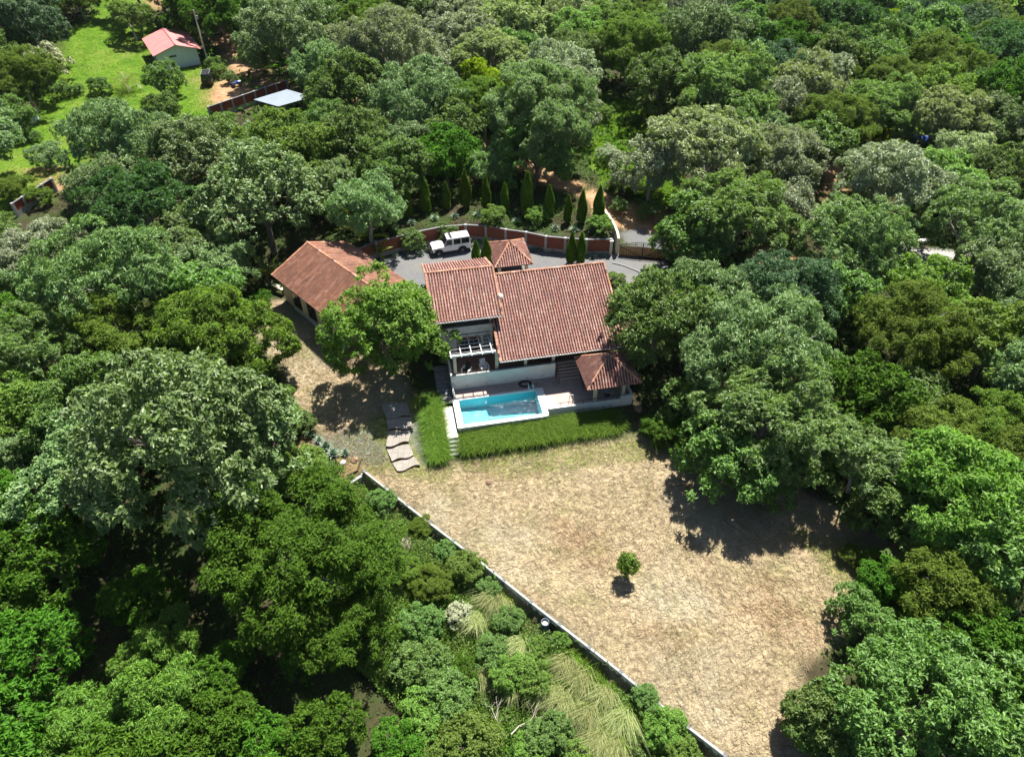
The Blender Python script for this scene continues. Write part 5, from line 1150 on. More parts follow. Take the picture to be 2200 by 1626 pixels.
(37.98,165.86,4.01,'S',246,'small pale silvery tree three crowns above and right of the grassy glade'),
(-10.98,117.8,3.96,'S',247,'pale silvery tree one crown right of the big silver tree'),
(-31.22,58.67,4.42,'G',248,'mid green leafy tree one crown above the yellow feathery tree'),
(17.01,45.88,2.94,'G',249,'mid green leafy tree one crown below and right of the gazebo'),
(108.44,206.83,4.03,'O',250,'small olive fine leaved tree four crowns left of the top right corner'),
(-2.58,159.74,5.68,'T',251,'light grey green tree just above and left of the top edge middle'),
(69.26,101.47,4.53,'T',252,'light grey green tree one crown right of the blue boat'),
(90.03,213.83,3.9,'M',253,'small dark leafy tree six crowns above and left of the blue boat'),
(-8.34,95.43,4.34,'G',254,'mid green leafy tree two crowns below and right of the big silver tree'),
(95.41,154.85,5.43,'K',255,'blue green tree two crowns above and right of the blue boat'),
(91.43,146.97,4.67,'K',256,'blue green tree four crowns above and right of the pink dirt patch'),
(-54.1,94.57,2.87,'T',257,'light grey green tree two crowns below the coconut palm'),
(67.94,196.8,3.67,'K',258,'small blue green tree six crowns above the pink dirt patch'),
(-3.11,86.79,2.99,'T',259,'light grey green tree two crowns above and right of the white car'),
(89.49,205.63,3.68,'G',260,'small mid green leafy tree six crowns above and left of the blue boat'),
(17.67,137.99,5.35,'T',261,'light grey green tree two crowns right of the top edge middle'),
(50.14,115.4,4.32,'S',262,'pale silvery tree two crowns above the pink dirt patch'),
(-24.73,125.17,3.71,'T',263,'light grey green tree one crown below and left of the big silver tree'),
(36.39,41.13,3.89,'O',264,'olive fine leaved tree one crown below and left of the right edge middle'),
(-36.75,64.21,3.09,'T',265,'light grey green tree one crown above and left of the yellow feathery tree'),
(-39.67,26.3,4.05,'D',266,'dark feathery tree one crown above the bottom left corner'),
(-30.86,135.33,3.9,'S',267,'pale silvery tree one crown left of the big silver tree'),
(55.7,186.84,3.87,'M',268,'small dark leafy tree five crowns above and right of the grassy glade'),
(-86.49,154,3.84,'O',269,'small olive fine leaved tree two crowns right of the top left corner'),
(-50.64,166.9,4.5,'G',270,'mid green leafy tree three crowns above and right of the black car'),
(73.23,112.61,4.76,'K',271,'blue green tree three crowns above and right of the pink dirt patch'),
(47.42,85.4,3.17,'O',272,'olive fine leaved tree one crown right of the pink dirt patch'),
(-22.78,165.62,5.05,'T',273,'light grey green tree one crown above the big silver tree'),
(66.43,93.96,2.79,'S',274,'pale silvery tree two crowns right of the blue boat towards the white tank'),
(26.15,115.5,4.23,'T',275,'light grey green tree three crowns above the sandy road'),
(-48.48,161.44,3.61,'O',276,'small olive fine leaved tree three crowns above the zinc shelter'),
(-106.79,158.76,3.65,'O',277,'small olive fine leaved tree just above and left of the top left corner'),
(44.64,37.74,4.09,'O',278,'olive fine leaved tree one crown below the right edge middle'),
(-37.72,155.6,3.84,'T',279,'small light grey green tree two crowns above and left of the big silver tree'),
(45.33,57.17,2.83,'L',280,'bright green tree one crown below and right of the white tank'),
(-44.7,40.22,3.24,'T',281,'light grey green tree one crown below the left edge middle'),
(57.46,130.65,4.49,'K',282,'blue green tree two crowns above the pink dirt patch towards the blue boat'),
(116.6,184.21,3.74,'K',283,'small blue green tree two crowns below and left of the top right corner'),
(36.88,46.28,3.26,'G',284,'mid green leafy tree two crowns left of the right edge middle'),
(-31.8,44.63,3.27,'G',285,'mid green leafy tree just above and left of the huge whitish tree'),
(-69.51,164.08,3.92,'G',286,'small mid green leafy tree two crowns above the far house'),
(26.94,78.44,3.87,'S',287,'pale silvery tree two crowns above and right of the wooden gate'),
(35.24,96.17,3.69,'T',288,'light grey green tree two crowns above and left of the pink dirt patch'),
(32.35,28.06,3.47,'O',289,'olive fine leaved tree two crowns above and left of the bottom right corner'),
(-82.83,109.9,4.82,'W',290,'whitish leaved tree one crown above and left of the red hut'),
(56.54,88.39,3.08,'O',291,'olive fine leaved tree one crown below the blue boat'),
(80.46,162.93,3.68,'G',292,'small mid green leafy tree three crowns above and left of the blue boat'),
]
for x, y, R, sp, i, lab in TREES: tree(x, y, R, sp, i, lab, 1.35 if R > 7.6 and sp in 'WD' and x < 0 else 1.)
SHRUBS = [
(-18.41,39.33,2.48,'L',0,'bright green bush one crown left of the agave bed'),
(-16.36,38.3,1.6,'L',1,'small bright leafy bush one crown below and left of the agave bed'),
(-14.4,37.57,1.52,'B',2,'small feathery bright bush one crown below the agave bed'),
(-11.25,37.76,1.21,'G',3,'small green bush two crowns above and left of the twig heap'),
(-22.74,48.61,1.56,'B',4,'small bright yellow green bush two crowns below and right of the yellow feathery tree'),
(-21.1,45.5,1.72,'L',5,'small bright bush two crowns above and left of the agave bed'),
(-19.5,45.64,1.21,'G',6,'small green bush two crowns above and left of the agave bed'),
(-6.93,27.31,1.6,'G',7,'green bush two crowns below the twig heap'),
(-6.04,30.08,1.46,'O',8,'small olive bush one crown below and right of the twig heap'),
(-4.11,27.71,1.18,'P',9,'small whitish flowering bush three crowns below and right of the twig heap'),
(-3.71,31.35,1.41,'L',10,'small bright bush two crowns below and right of the twig heap'),
(-6.56,23.6,2.02,'G',11,'green bush two crowns below the twig heap towards the bottom edge middle'),
(-4.54,21.24,1.95,'G',12,'dark green bush two crowns above and left of the bottom edge middle'),
(-6.36,19.97,1.75,'L',13,'green bush two crowns above and left of the bottom edge middle'),
(-2.78,18.38,2.01,'L',14,'bright green bush one crown left of the bottom edge middle'),
(0,23.2,1.5,'L',15,'bright green bush one crown below and left of the oil drum'),
(-1.37,24.7,1.37,'G',16,'small green bush two crowns below and left of the oil drum'),
(1.66,22.81,1.39,'L',17,'spring green bush one crown below the oil drum'),
(-0.35,27.09,1.13,'G',18,'small green bush one crown left of the oil drum'),
(2.51,18.84,1.57,'G',19,'leafy bush one crown above and right of the bottom edge middle'),
(1.24,17.82,1.4,'L',20,'bright bush just right of the bottom edge middle'),
(4.59,17.17,1.38,'L',21,'bright bush two crowns right of the bottom edge middle'),
(10.37,19.32,1.41,'L',22,'bright bush four crowns right of the bottom edge middle'),
(11.04,17.63,1.23,'L',23,'small bright bush five crowns right of the bottom edge middle'),
(9.35,21.12,0.97,'G',24,'small green bush five crowns below and right of the oil drum'),
(-7.37,18.06,1.84,'M',25,'dark bush two crowns left of the bottom edge middle'),
(-4.98,18.29,1.24,'L',26,'small bright bush two crowns left of the bottom edge middle'),
(-3.38,23.24,1.22,'M',27,'small dark bush three crowns above and left of the bottom edge middle'),
(-8.53,30.99,1.26,'O',28,'small olive bush one crown below the twig heap'),
(-7.62,35.29,1.02,'O',29,'small olive bush one crown above and right of the twig heap'),
(-5.32,33.05,0.99,'G',30,'small green bush two crowns right of the twig heap'),
(1.72,25.01,0.82,'L',31,'small fresh bush one crown below and left of the oil drum'),
(3.81,25.67,0.69,'L',32,'small fresh bush one crown below and right of the oil drum'),
(-1.83,29.8,0.95,'G',33,'small green bush three crowns above and left of the oil drum'),
(-76.81,121.27,1.58,'G',34,'small lawn bush two crowns above and right of the red hut'),
(-74.56,122.13,1.12,'G',35,'small slim lawn bush four crowns left of the coconut palm'),
(-70.63,122.07,1.9,'G',36,'small round lawn bush one crown left of the coconut palm'),
(-66.57,114.75,1.37,'G',37,'small lawn bush two crowns below and left of the coconut palm'),
(-52.71,129.36,1.49,'L',38,'small garden bush one crown above and right of the black car'),
(-49.8,126.41,1.31,'G',39,'small garden bush one crown right of the black car'),
(-65.75,94.54,2.24,'T',40,'small open lawn bush one crown below and right of the red hut'),
(-73.14,104.01,1.14,'G',41,'small dark bush one crown below the red hut'),
(19.24,108.05,1.09,'G',42,'small lone glade bush one crown right of the grassy glade'),
(14.6,109.34,1.61,'L',43,'small bright glade bush one crown left of the grassy glade'),
(15.08,86.23,2.15,'S',44,'small pale silver bush one crown above the sandy road'),
(13.8,94.48,1.71,'S',45,'small pale silver bush two crowns below and left of the grassy glade'),
(19.24,95.83,1.86,'S',46,'small pale silver bush one crown below and right of the grassy glade'),
(13.8,81.87,1.2,'G',47,'small roadside bush one crown above and left of the sandy road'),
(17.77,80.43,1.54,'G',48,'small roadside bush one crown right of the sandy road'),
(20.89,77.63,1.51,'G',49,'small roadside bush two crowns above and right of the wooden gate'),
(55.24,103.74,1.7,'Y',50,'small vivid yellow green bush two crowns left of the blue boat'),
(59.12,104.33,1.71,'Y',51,'small vivid yellow green bush one crown left of the blue boat'),
(65.63,102.89,1.69,'Y',52,'small vivid yellow green bush one crown right of the blue boat'),
(14.63,44.74,1.72,'M',53,'small shaded bush two crowns below and right of the gazebo'),
(13.12,45.75,1.22,'M',54,'small shaded bush three crowns below and right of the gazebo'),
(16.13,43.7,1.91,'M',55,'dark shaded bush two crowns below and right of the gazebo'),
(28.91,31.47,1.3,'O',56,'small olive bush seven crowns below and left of the right edge middle'),
(27.51,32.5,0.98,'O',57,'small olive bush nine crowns right of the clipped round tree'),
(28.3,28.14,1.41,'M',58,'small dark bush six crowns above and left of the bottom right corner'),
(26.26,27.15,1.05,'M',59,'small dark bush eight crowns above and left of the bottom right corner'),
(-29.58,59,1.73,'M',60,'small shaded bush one crown above and right of the yellow feathery tree'),
(-27.98,63.75,1.14,'M',61,'small shaded bush three crowns above and right of the yellow feathery tree'),
(11.9,66.51,1.16,'L',62,'small low bright bush two crowns below and left of the wooden gate'),
(-7.97,76.11,1.48,'G',63,'small bank bush one crown above the white car'),
(-2.3,77.39,1.5,'L',64,'small bank bush two crowns above and left of the pavilion'),
(2.87,77.54,1.38,'L',65,'small bank bush two crowns above and right of the pavilion'),
(10.67,75.13,1.46,'L',66,'small bright bank bush one crown below and left of the sandy road'),
(-12.35,74.73,1.68,'G',67,'small bank bush two crowns left of the white car'),
(-15.7,75.36,2.02,'G',68,'small bank bush two crowns left of the white car towards the annex'),
(-64.94,84.42,2.43,'O',69,'small weedy bush two crowns below the red hut'),
(-61.82,83.49,1.58,'O',70,'small weedy bush three crowns below the red hut'),
]
for x, y, R, sp, i, lab in SHRUBS: tree(x, y, R, sp, i, lab, .8, 'shrub', 'shrub', 'shrubs of the slope and gardens')
# ---------------------------------------------------------------- grasses
def blades(n, area, zf, h, w, rs, lean=.5, bend=.6, direction=None, name='blades'):
    "n curved grass blades; area(n) gives foot points (n,2)"
    p = area(n); z = zf(p[:,0], p[:,1]); a = rs.uniform(0, 6.283, n)
    d = np.stack([np.cos(a), np.sin(a), 0*a], 1)
    if direction is not None: d = unit(d*.6+np.array(direction))
    hh = (h*rs.uniform(.6, 1.2, n))[:, None]; ww = (w*rs.uniform(.7, 1.3, n))[:, None]; ln = (lean*rs.uniform(.3, 1.2, n))[:, None]
    side = np.stack([-d[:,1], d[:,0], 0*a], 1); up = np.array([0,0,1.])
    b = np.stack([p[:,0], p[:,1], z], 1); m = b+up*hh*.6+d*hh*ln*.3; t = b+up*hh*(1-bend*.35*ln)+d*hh*ln*(.6+bend*.5)
    v = np.stack([b-side*ww*.5, b+side*ww*.5, m+side*ww*.42, m-side*ww*.42, t], 1).reshape(-1, 3); i = np.arange(n)*5
    f = np.concatenate([np.stack([i,i+1,i+2],1), np.stack([i,i+2,i+3],1), np.stack([i+3,i+2,i+4],1)]); return v, f
def hedge(x0, x1, y0, y1, n, h, zf, label, seed):
    rs = np.random.RandomState(seed)
    def area(n):
        q = rs.rand(n, 2); e = np.stack([x0+(x1-x0)*q[:,0], y0+(y1-y0)*q[:,1]], 1)+rs.normal(size=(n,2))*.16; X, Y = from_house(e[:,0], e[:,1]); return np.stack([X, Y], 1)
    v, f = blades(n, area, lambda X, Y: zf(X, Y)+.14*wob(X, Y, .5, seed), h, .035, rs, 1.0, 1.1)
    t = empty('grass_hedge', (0,0,0), 0, label, 'hedge'); np_mesh('blades', v, f, [LEAF['hedge']], parent=t)
hz = lambda x, y: ground_z(x, y)-.05
hedge(.1, 15.2, -2.15, -.35, 17000, 1.25, hz, 'long bright green grass hedge along the foot of the pool wall', 1)
hedge(-2.75, -1.6, -2.6, 4.4, 10000, 1.2, hz, 'bright green grass hedge running beside the concrete landing and steps', 2)
def straw(n, polys, name, m, L, w, seed, lift=.05):
    rs = np.random.RandomState(seed); pts = []
    allp = np.concatenate([np.array(P) for P in polys]); lo, hi = allp.min(0), allp.max(0)
    while sum(map(len, pts)) < n:
        q = lo+(hi-lo)*rs.rand(n, 2); ok = np.zeros(n, bool)
        for P in polys: ok |= in_poly(q[:,0], q[:,1], P)
        hx, hy = to_house(q[:,0], q[:,1]); ok &= ~((hx > -1.2)&(hx < 17.3)&(hy > -.3)&(hy < 17))
        for P in PATHS: ok &= ~in_poly(q[:,0], q[:,1], P)
        pts.append(q[ok])
    p = np.concatenate(pts)[:n]; z = ground_z(p[:,0], p[:,1])+lift+.05+rs.uniform(0,.03,n)
    sw = wob(p[:,0], p[:,1], 1.4, 31)*2.6+rs.normal(size=n)*1.3                    # lodged stalks lie in swirls
    ax = np.stack([np.cos(sw), np.sin(sw), rs.normal(size=n)*.04], 1); nr = unit(np.array([0,0,1.])+rs.normal(size=(n,3))*.35)
    v, f = leaves(np.stack([p[:,0],p[:,1],z],1), nr, ax, L, w, rs, .1, .05)
    o = np_mesh(name, v, f, [LEAF[m]]); o['kind'] = 'stuff'; return o
straw(60000, DRY, 'dry_grass', 'straw', .75, .022, 3, .0)
straw(7000, GREENISH, 'short_grass', 'lawn', .28, .03, 4, .02)
# low growth on the forest floor
def scatter_floor(n, x0, x1, y0, y1, L, W, seed, m, name, zmax=.9):
    rs = np.random.RandomState(seed); p = np.stack([rs.uniform(x0,x1,n), rs.uniform(y0,y1,n)], 1)
    ok = np.ones(n, bool)
    for P in DRY+GRAVEL+DIRT+PAVING+PATHS+GREENISH+[MEADOW[0]]: ok &= ~in_poly(p[:,0], p[:,1], P)
    hx, hy = to_house(p[:,0], p[:,1]); ok &= ~((hx > -3)&(hx < 18)&(hy > -3)&(hy < 27))
    ax_ = (p[:,0]-AX[0])*math.cos(AAZ)+(p[:,1]-AX[1])*math.sin(AAZ); ay_ = -(p[:,0]-AX[0])*math.sin(AAZ)+(p[:,1]-AX[1])*math.cos(AAZ); ok &= ~((ax_ > -.6)&(ax_ < 13.2)&(abs(ay_) < 5.4))
    ok &= wob(p[:,0], p[:,1], 2.5, seed+3)+rs.normal(size=n)*.4 > -.25
    p = p[ok]; n = len(p); z = ground_z(p[:,0], p[:,1])+rs.rand(n)**1.5*zmax*(.6+.5*wob(p[:,0], p[:,1], 1.7, seed))
    q = unit(rs.normal(size=(n,3))+np.array([0,0,.8])); v, f = leaves(np.stack([p[:,0],p[:,1],z],1), q, rs.normal(size=(n,3)), L, W, rs, .2, .2)
    o = np_mesh(name, v, f, [LEAF[m]]); o['kind'] = 'stuff'
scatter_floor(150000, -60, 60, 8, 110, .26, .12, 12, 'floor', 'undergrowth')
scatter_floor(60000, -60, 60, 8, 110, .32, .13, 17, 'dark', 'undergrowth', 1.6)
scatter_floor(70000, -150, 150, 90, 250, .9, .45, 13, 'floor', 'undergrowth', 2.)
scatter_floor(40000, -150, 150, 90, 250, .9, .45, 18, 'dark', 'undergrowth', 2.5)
# weeds on the slope below the field wall
def weeds(n, m, h, w, seed, name, lean=.6):
    rs = np.random.RandomState(seed); pts = []
    fnx, fny = fy, -fx; fl = math.hypot(fx, fy)
    s = rs.uniform(-.02, 1.15, n); q = 1.0+rs.rand(n)**1.3*9.5
    p = FENCE[0]+np.stack([fx*s, fy*s], 1)+np.stack([fy*q/fl, -fx*q/fl], 1)
    p = p[wob(p[:,0], p[:,1], 1.6, seed)+rs.normal(size=n)*.35 > 0]
    v, f = blades(len(p), lambda k: p, lambda x, y: ground_z(x, y), h, w, rs, lean, .8); o = np_mesh(name, v, f, [LEAF[m]]); o['kind'] = 'stuff'
weeds(26000, 'lawn', .7, .045, 41, 'weeds'); weeds(16000, 'hedge', .9, .04, 42, 'weeds'); weeds(12000, 'reed', 1.0, .03, 43, 'dry_weeds')
def slope_leaves(n, m, seed, L, W, zmax):
    rs = np.random.RandomState(seed); s = rs.uniform(-.02, 1.15, n); q = .7+rs.rand(n)*11; fl = math.hypot(fx, fy)
    p = FENCE[0]+np.stack([fx*s, fy*s], 1)+np.stack([fy*q/fl, -fx*q/fl], 1); hump = .5+.5*wob(p[:,0], p[:,1], .9, seed)
    ok = hump+rs.normal(size=n)*.15 > .3; p = p[ok]; hump = hump[ok]; n = len(p)
    z = ground_z(p[:,0], p[:,1])+zmax*np.clip(hump,0,1)*rs.rand(n)**.4
    v, f = leaves(np.stack([p[:,0],p[:,1],z],1), unit(rs.normal(size=(n,3))+np.array([0,0,.9])), rs.normal(size=(n,3)), L, W, rs, .2, .2)
    o = np_mesh('scrub', v, f, [LEAF[m]]); o['kind'] = 'stuff'
slope_leaves(60000, 'bright', 51, .2, .08, 1.0); slope_leaves(60000, 'green', 52, .22, .09, 1.2)
# grass of the glade and of the upper lawn
straw(16000, [MEADOW[1]], 'glade_grass', 'lawn', .8, .09, 14, .1); straw(20000, [MEADOW[0]], 'lawn_grass', 'lawn', .7, .07, 15, .08)
def clump(x, y, r, m, n, label, seed, h=1.6, name='reed_clump', cat='grass clump', direction=None, group='pale reed clumps below the field wall', w=.045):
    rs = np.random.RandomState(seed)
    v, f = blades(n, lambda k: rs.normal(size=(k,2))*r*.3, lambda a, b: 0*a-.05, h, w, rs, 1.0, 1.3, direction); v2, f2 = blades(n//2, lambda k: rs.normal(size=(k,2))*r*.35, lambda a, b: 0*a-.05, h*.7, w, rs, .9, 1.)
    t = empty(name, (x,y,gz(x,y)), 0, label, cat, group); np_mesh('blades', v, f, [LEAF[m]], parent=t); np_mesh('green_blades', v2, f2, [LEAF['lawn']], parent=t)
for i, (p, r, h, lab) in enumerate([
  ((-1.39,29.32,-2.76),1.0,1.6,'pale reed clump hanging below the upper half of the field wall'),((-2.53,27.76,-3.17),.8,1.5,'pale reed clump beside the whitish leaved bush'),((-0.55,28.73,-2.79),.8,1.4,'greenish reed clump close under the upper half of the wall'),
  ((0.7,25.6,-3.02),.9,1.5,'yellowish reed clump below the oil drum'),((4.1,24.1,-2.9),.9,1.5,'reed clump close to the wall just past the oil drum'),((5.05,23.08,-2.95),1.1,1.7,'broad pale reed clump in the middle of the slope'),((2.67,22.34,-3.17),1.0,1.6,'pale reed clump above the bleached fallen branch'),((3.81,21.67,-3.16),1.0,1.7,'hanging pale reed clump between two green bushes mid slope'),
  ((6.63,21.95,-3.04),.9,1.6,'pale reed clump near the lower third of the wall'),((7.8,20.41,-3.21),1.0,1.8,'tall pale reed clump low on the slope by the wall'),((5.9,19.08,-3.36),1.1,1.9,'tallest pale reed clump at the bottom edge'),((5.38,20.72,-3.19),.9,1.7,'narrow pale reed clump above the tallest one'),((6.96,18.62,-3.34),.9,1.8,'pale reed clump cut by the bottom edge'),
  ((-2.07,24,-3.8),.8,1.5,'straw coloured reed clump beside dark bushes'),((0.34,22.8,-3.44),.8,1.5,'straw coloured reed clump in the hollow')]):
    clump(p[0], p[1], r, 'reed', 420, lab, 60+i, h, direction=(-.35,-.75,0), w=.03)
# ---------------------------------------------------------------- garden plants
def agave_mesh(seed, R=.75, n=38):
    rs = np.random.RandomState(seed); vs, fs = [], []
    for i in range(n):
        a = i*2.399; e = .15+1.25*(i/n); L = R*(1.05-.35*i/n)*rs.uniform(.85,1.1); w = .075*R/.75
        d = np.array([math.cos(a)*math.cos(e), math.sin(a)*math.cos(e), math.sin(e)]); s = np.array([-math.sin(a), math.cos(a), 0]); u = np.cross(s, d)*-1
        b = np.array([0,0,.12]); m1 = b+d*L*.5-np.array([0,0,.0]); t = b+d*L-np.array([0,0,.06*L])
        o = len(vs); vs += [b-s*w*.6, b+s*w*.6, m1+s*w+u*.02, m1-u*.03, m1-s*w+u*.02, t]; fs += [(o,o+3,o+4),(o,o+1,o+3),(o+1,o+2,o+3),(o+4,o+3,o+5),(o+3,o+2,o+5)]
    return np_mesh('rosette', np.array(vs), np.array(fs), [LEAF['agave']], link=False)
AGV = [agave_mesh(s) for s in (1,2,3)]
def agave(p, s, label, i, z=None):
    t = empty('agave', (p[0], p[1], (p[2] if z is None else z)), i*1.3, label, 'agave', 'agaves of the garden beds', s); add_obj(AGV[i % 3], 'rosette', t)
AG = [((-17.16,43.56,-0.88),1.1,'big pale agave at the top of the stony bed'),((-16.37,42.81,-1.06),1.15,'pale agave in the middle of the stony bed by the gravel'),((-17.32,42.47,-1.06),.85,'agave on the bush side of the stony bed'),((-16.55,41.61,-1.23),.95,'bluish agave at the lower end of the stony bed'),
 ((-17.89,44.3,-0.73),.8,'blue green agave where the bed meets the gravel'),((-18.78,44.87,-0.65),.8,'agave at the upper end of the stony bed under the big tree'),((-15.29,42.98,-1.07),.8,'dull green agave with thin leaves near the timber edging'),((-15.85,41.22,-1.28),.75,'dark agave beside the rocks of the timber edged bed'),((-18.13,43.02,-0.92),.7,'small agave half under the bushes of the bed')]
FR = [(848,551),(872,546),(905,548),(918,540),(1020,527),(1037,522),(1146,538),(1188,541),(1272,553),(1298,552),(1160,537)]
FRL = ['agave at the foot of the brick wall nearest the annex','second agave from the annex along the brick wall foot','agave in wall shade halfway between annex and white car','agave just in front of the white car bonnet','agave behind the white car tailgate','agave between the white car and the twin cypresses','agave right of the pavilion roof under the wall','agave under the wall between pavilion and driveway cypresses','big agave right of the driveway cypresses','agave near the cream pillar at the wall end','small agave between two bigger ones right of the pavilion']
BKX = [(-14.3,76.2),(-12.4,77.2),(-9.7,78.3),(-7.2,78.9),(-4.4,79.2),(-2.0,78.7),(.6,77.7),(2.9,76.8),(5.3,75.9),(7.6,75.6),(9.9,75.4)]
BKL = ['agave on the bank above the wall nearest the annex palms','agave on the bank above the second wall panel','agave above the wall left of the white car','agave above the wall just behind the white car','agave above the wall at its highest bend','agave above the wall left of the pavilion','agave above the wall behind the pavilion tip','agave above the wall right of the pavilion','agave above the wall before the driveway cypresses','agave above the wall right behind the driveway cypresses','agave above the wall near its end by the gate steps']
i = 0
for p, s, l in AG: agave(p, s, l, i); i += 1
for (u, l) in zip([(-14.24,72.91,1.22),(-12.94,73.42,1.23),(-11.05,73.2,1.24),(-10.38,74.01,1.26),(-4.61,75.31,1.33),(-3.65,75.82,1.35),(2.63,74.21,1.27),(5.01,73.89,1.27),(9.69,72.59,1.29),(11.16,72.67,1.31),(3.43,74.31,1.28)], FRL): agave(u, 1.15 if 'big' in l else .9, l, i, 1.2); i += 1
for (x, y), l in zip(BKX, BKL): agave((x, y), 1.05, l, i, gz(x, y)); i += 1
def cypress_mesh(seed, H=4.2, R=.5):
    rs = np.random.RandomState(seed); n = 5200; t = rs.rand(n)**.8; a = rs.uniform(0,6.283,n)
    prof = R*np.minimum(1, (t/.06)**.6)*(1-np.clip((t-.5)/.5,0,1)**1.4)*(1+.16*np.sin(a*3+t*9))*(.72+.28*rs.rand(n)**.4)+.03
    p = np.stack([np.cos(a)*prof, np.sin(a)*prof, .25+t*(H-.25)], 1); d = np.stack([np.cos(a), np.sin(a), 0*a], 1)
    v, f = leaves(p, unit(d+rs.normal(size=(n,3))*.4), np.array([0,0,1.])+d*.35+rs.normal(size=(n,3))*.35, .30, .10, rs, .2, .1)
    return np_mesh('foliage', v, f, [LEAF['cypress']], link=False)
CYP = [cypress_mesh(s) for s in (1,2)]; k = MB(); k.tube([(0,0,-.3),(0,0,3.2)], [.1,.03], 6); CYT = k.build('trunk', mat['bark']); ctm = CYT.data; bpy.data.objects.remove(CYT)
def cypress(x, y, s, label, i, z=None):
    t = empty('cypress', (x, y, gz(x, y) if z is None else z), i*1.7, label, 'cypress', 'slender cypresses around the driveway', s); add_obj(CYP[i % 2], 'foliage', t); add_obj(ctm, 'trunk', t)
CB = [(-13.0,78.9),(-10.9,80.1),(-8.3,81.0),(-5.9,81.5),(-3.3,81.2),(-.9,80.4),(1.9,79.3),(4.6,78.4),(6.9,77.6),(8.6,77.5),(10.6,77.3)]
CBL = ['shaded cypress on the bank nearest the annex','second shaded cypress from the annex on the bank','cypress on the bank behind the white car bonnet','cypress on the bank behind the white car roof','cypress on the bank at the highest bend of the wall','cypress on the bank left of the pavilion','cypress on the bank straight behind the pavilion','cypress on the bank right of the pavilion','cypress on the bank behind the driveway cypresses','sunlit cypress second from the sandy road','bright sunlit cypress on the bank nearest the sandy road']
for i, ((x, y), l) in enumerate(zip(CB, CBL)): cypress(x, y, (1.0,1.15,.9,1.2,1.05,.95,1.4,1.1,.9,1.05,1.2)[i], l, i)
for i, (p, s, l) in enumerate([((-4.19,70.15,1.22),.92,'smaller of the twin cypresses between car and pavilion'),((-2.96,69.36,1.22),1.12,'taller of the twin cypresses touching the pavilion roof'),((7.02,71.33,1.24),1.0,'left one of the two cypresses beside the driveway gravel'),((8.14,71.32,1.25),1.0,'right one of the two cypresses beside the driveway gravel')]): cypress(p[0], p[1], s, l, i, 1.2)
def frond(vs, fs, base, a, L, e, w, rs, droop, n=14, split=True):
    "one arching palm leaf with leaflets on both sides"
    pts = []; p = np.array(base, float); d = np.array([math.cos(a)*math.cos(e), math.sin(a)*math.cos(e), math.sin(e)])
    for i in range(n+1):
        pts.append(p.copy()); p = p+d*L/n; d = unit(d-np.array([0,0,droop/n]))
    side = np.array([-math.sin(a), math.cos(a), 0])
    for i in range(1, n):
        q = pts[i]; ax = pts[i+1]-pts[i-1]; ax = ax/np.linalg.norm(ax); ww = w*math.sin(math.pi*(.12+.86*i/n))
        for s in (-1, 1):
            tip = q+side*s*ww+ax*ww*.5-np.array([0,0,ww*.25]); o = len(vs); wd = L/n*(.5 if split else .95)
            vs += [q-ax*wd*.5, q+ax*wd*.5, tip+ax*wd*.2, tip-ax*wd*.2]; fs += [(o,o+1,o+2,o+3)]
def palm(p, H, label, n, L, m, seed, w=.5, droop=1.2, e0=.9, split=True, name='palm_tree', cat='palm', lean=(0,0)):
    rs = random.Random(seed); t = empty(name, (p[0],p[1],p[2]), 0, label, cat); vs, fs = [], []
    for i in range(n): frond(vs, fs, (lean[0],lean[1],H), i*2.399, L*rs.uniform(.8,1.1), e0-.9*(i/n)+rs.uniform(-.1,.1), w, rs, droop, split=split)
    np_mesh('fronds', np.array(vs), np.array(fs), [LEAF[m]], parent=t)
    k = MB(); k.tube([(0,0,-.4),(lean[0]*.5,lean[1]*.5,H*.5),(lean[0],lean[1],H)], [.17,.14,.11], 8); k.build('trunk', mat['bark'], t)
palm((-66.21,123.1,3.09), 1.6, 'young coconut palm with yellowing fronds on the bright lawn', 16, 3.6, 'palm', 3, .65)
palm((-17.6,73.4,1.3), 2.0, 'banana like palm with long split leaves at the annex corner', 9, 3.8, 'palm', 5, .38, .8, 1.3, False)
palm((-19.2,74.6,1.6), 2.4, 'taller palm with pale leaf ribs behind the annex roof', 9, 4.0, 'palm', 6, .34, .7, 1.35, False)
palm((-28.29,67.7,0.64), 1.5, 'palm with pale arching leaves at the shaded annex end', 9, 3.2, 'palm', 7, .36, 1.0, 1.25, False)
palm((-15.9,72.3,1.2), .9, 'low spiky palm between the annex roof and brick wall', 12, 2.4, 'palm', 8, .25, .9, 1.3, False)
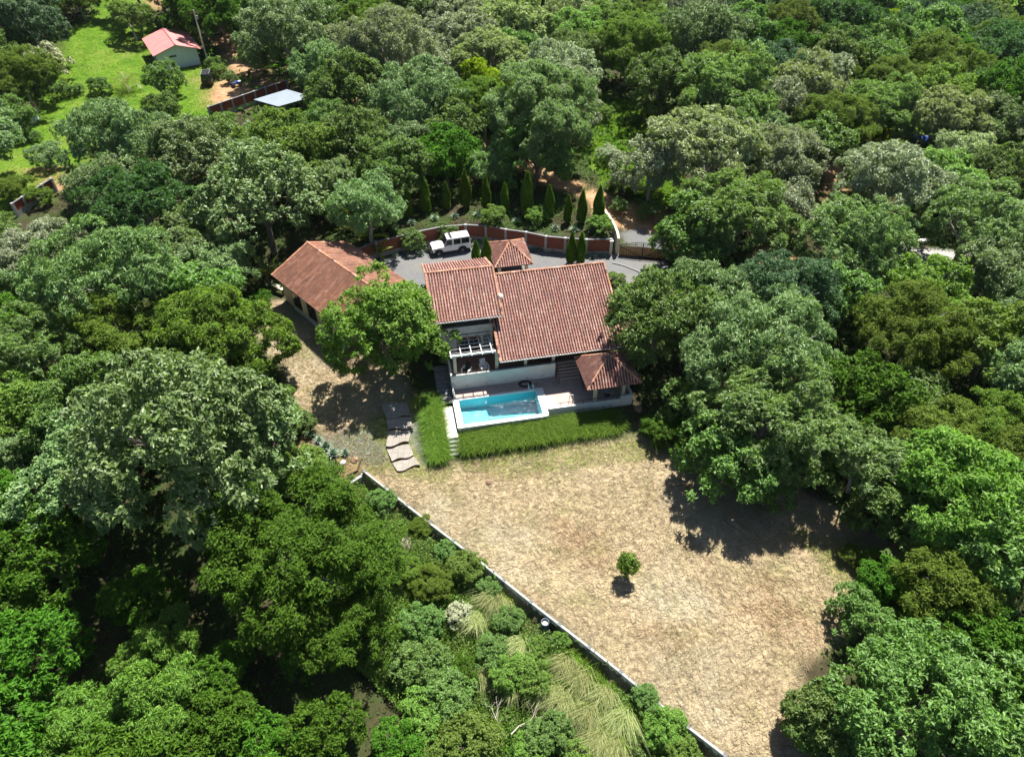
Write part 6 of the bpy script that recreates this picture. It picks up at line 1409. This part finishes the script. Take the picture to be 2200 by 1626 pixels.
# the clipped little tree on the field
sp_ = (8.98,30.64,-1.88); t = empty('sapling', (sp_[0],sp_[1],sp_[2]), .4, 'small round clipped tree alone on the dry field', 'tree')
rs2 = np.random.RandomState(77); n = 1500; q = unit(rs2.normal(size=(n,3))); lump = .5+.32*rs2.rand(n)**.6+.16*np.sin(q[:,0]*5+1)*np.cos(q[:,1]*6)+.12*np.sin(q[:,2]*8)
v, f = leaves(q*lump[:,None]*np.array([1,1,.92])+np.array([.02,.02,1.85]), unit(q+rs2.normal(size=(n,3))*.5), rs2.normal(size=(n,3))-np.array([0,0,.4]), .24, .11, rs2)
np_mesh('crown', v, f, [LEAF['bright']], parent=t); k = MB(); k.tube([(0,0,-.2),(.02,.02,1.6)], [.05,.03], 7)
for a in (0,1.5,3,4.6): k.tube([(.02,.02,1.2),(.02+.4*math.cos(a),.02+.4*math.sin(a),1.8)], [.025,.01], 5)
k.build('trunk', mat['bark'], t)
# bleached fallen branches and bare limbs
def branch(vsb, p, d, L, r, depth, rs):
    q = p+d*L*.5+Vector((rs.uniform(-.1,.1),rs.uniform(-.1,.1),rs.uniform(-.05,.05)))*L; e = p+d*L
    vsb.tube([p, q, e], [r, r*.75, r*.5], 6)
    if depth:
        for s in (q, e, e):
            nd = (d+Vector((rs.uniform(-.9,.9),rs.uniform(-.9,.9),rs.uniform(-.35,.5)))).normalized(); branch(vsb, s, nd, L*rs.uniform(.45,.7), r*.5, depth-1, rs)
def bare(p, z, d, L, r, label, seed, m='dead_wood', depth=3):
    t = empty('dead_branch', (p[0],p[1],p[2]), 0, label, 'branch'); k = MB(); branch(k, Vector((0,0,z)), Vector(d).normalized(), L, r, depth, random.Random(seed)); k.build('limb', mat[m], t)
bare((-0.48,19.03,-3.8), .9, (-.3,.5,.12), 1.3, .05, 'bleached fallen branch with bare forks among dark bushes', 3)
bare((-0.06,19.15,-3.8), .9, (.8,.5,.15), 1.5, .05, 'thin bleached fork beside the larger fallen branch', 8)
bare((30.55,31.01,-2.34), .5, (.55,.75,.55), 4.5, .22, 'thick pale leaning limb at the dark edge of the field', 5, 'pale_bark', 2)
# ---------------------------------------------------------------- the air between here and the far hillside
hz_m = bpy.data.materials.new('haze'); hz_m.use_nodes = True; hn = hz_m.node_tree
for n in list(hn.nodes):
    if n.bl_idname != 'ShaderNodeOutputMaterial': hn.nodes.remove(n)
pv_ = hn.nodes.new('ShaderNodeVolumePrincipled'); pv_.inputs['Color'].default_value = (.80,.89,1,1); pv_.inputs['Density'].default_value = .00004; pv_.inputs['Anisotropy'].default_value = .1
hn.links.new(pv_.outputs[0], hn.nodes['Material Output'].inputs['Volume'])
k = MB(); k.box(-700, 700, -120, 1000, -60, 60); tag(k.build('haze', hz_m), kind='stuff')
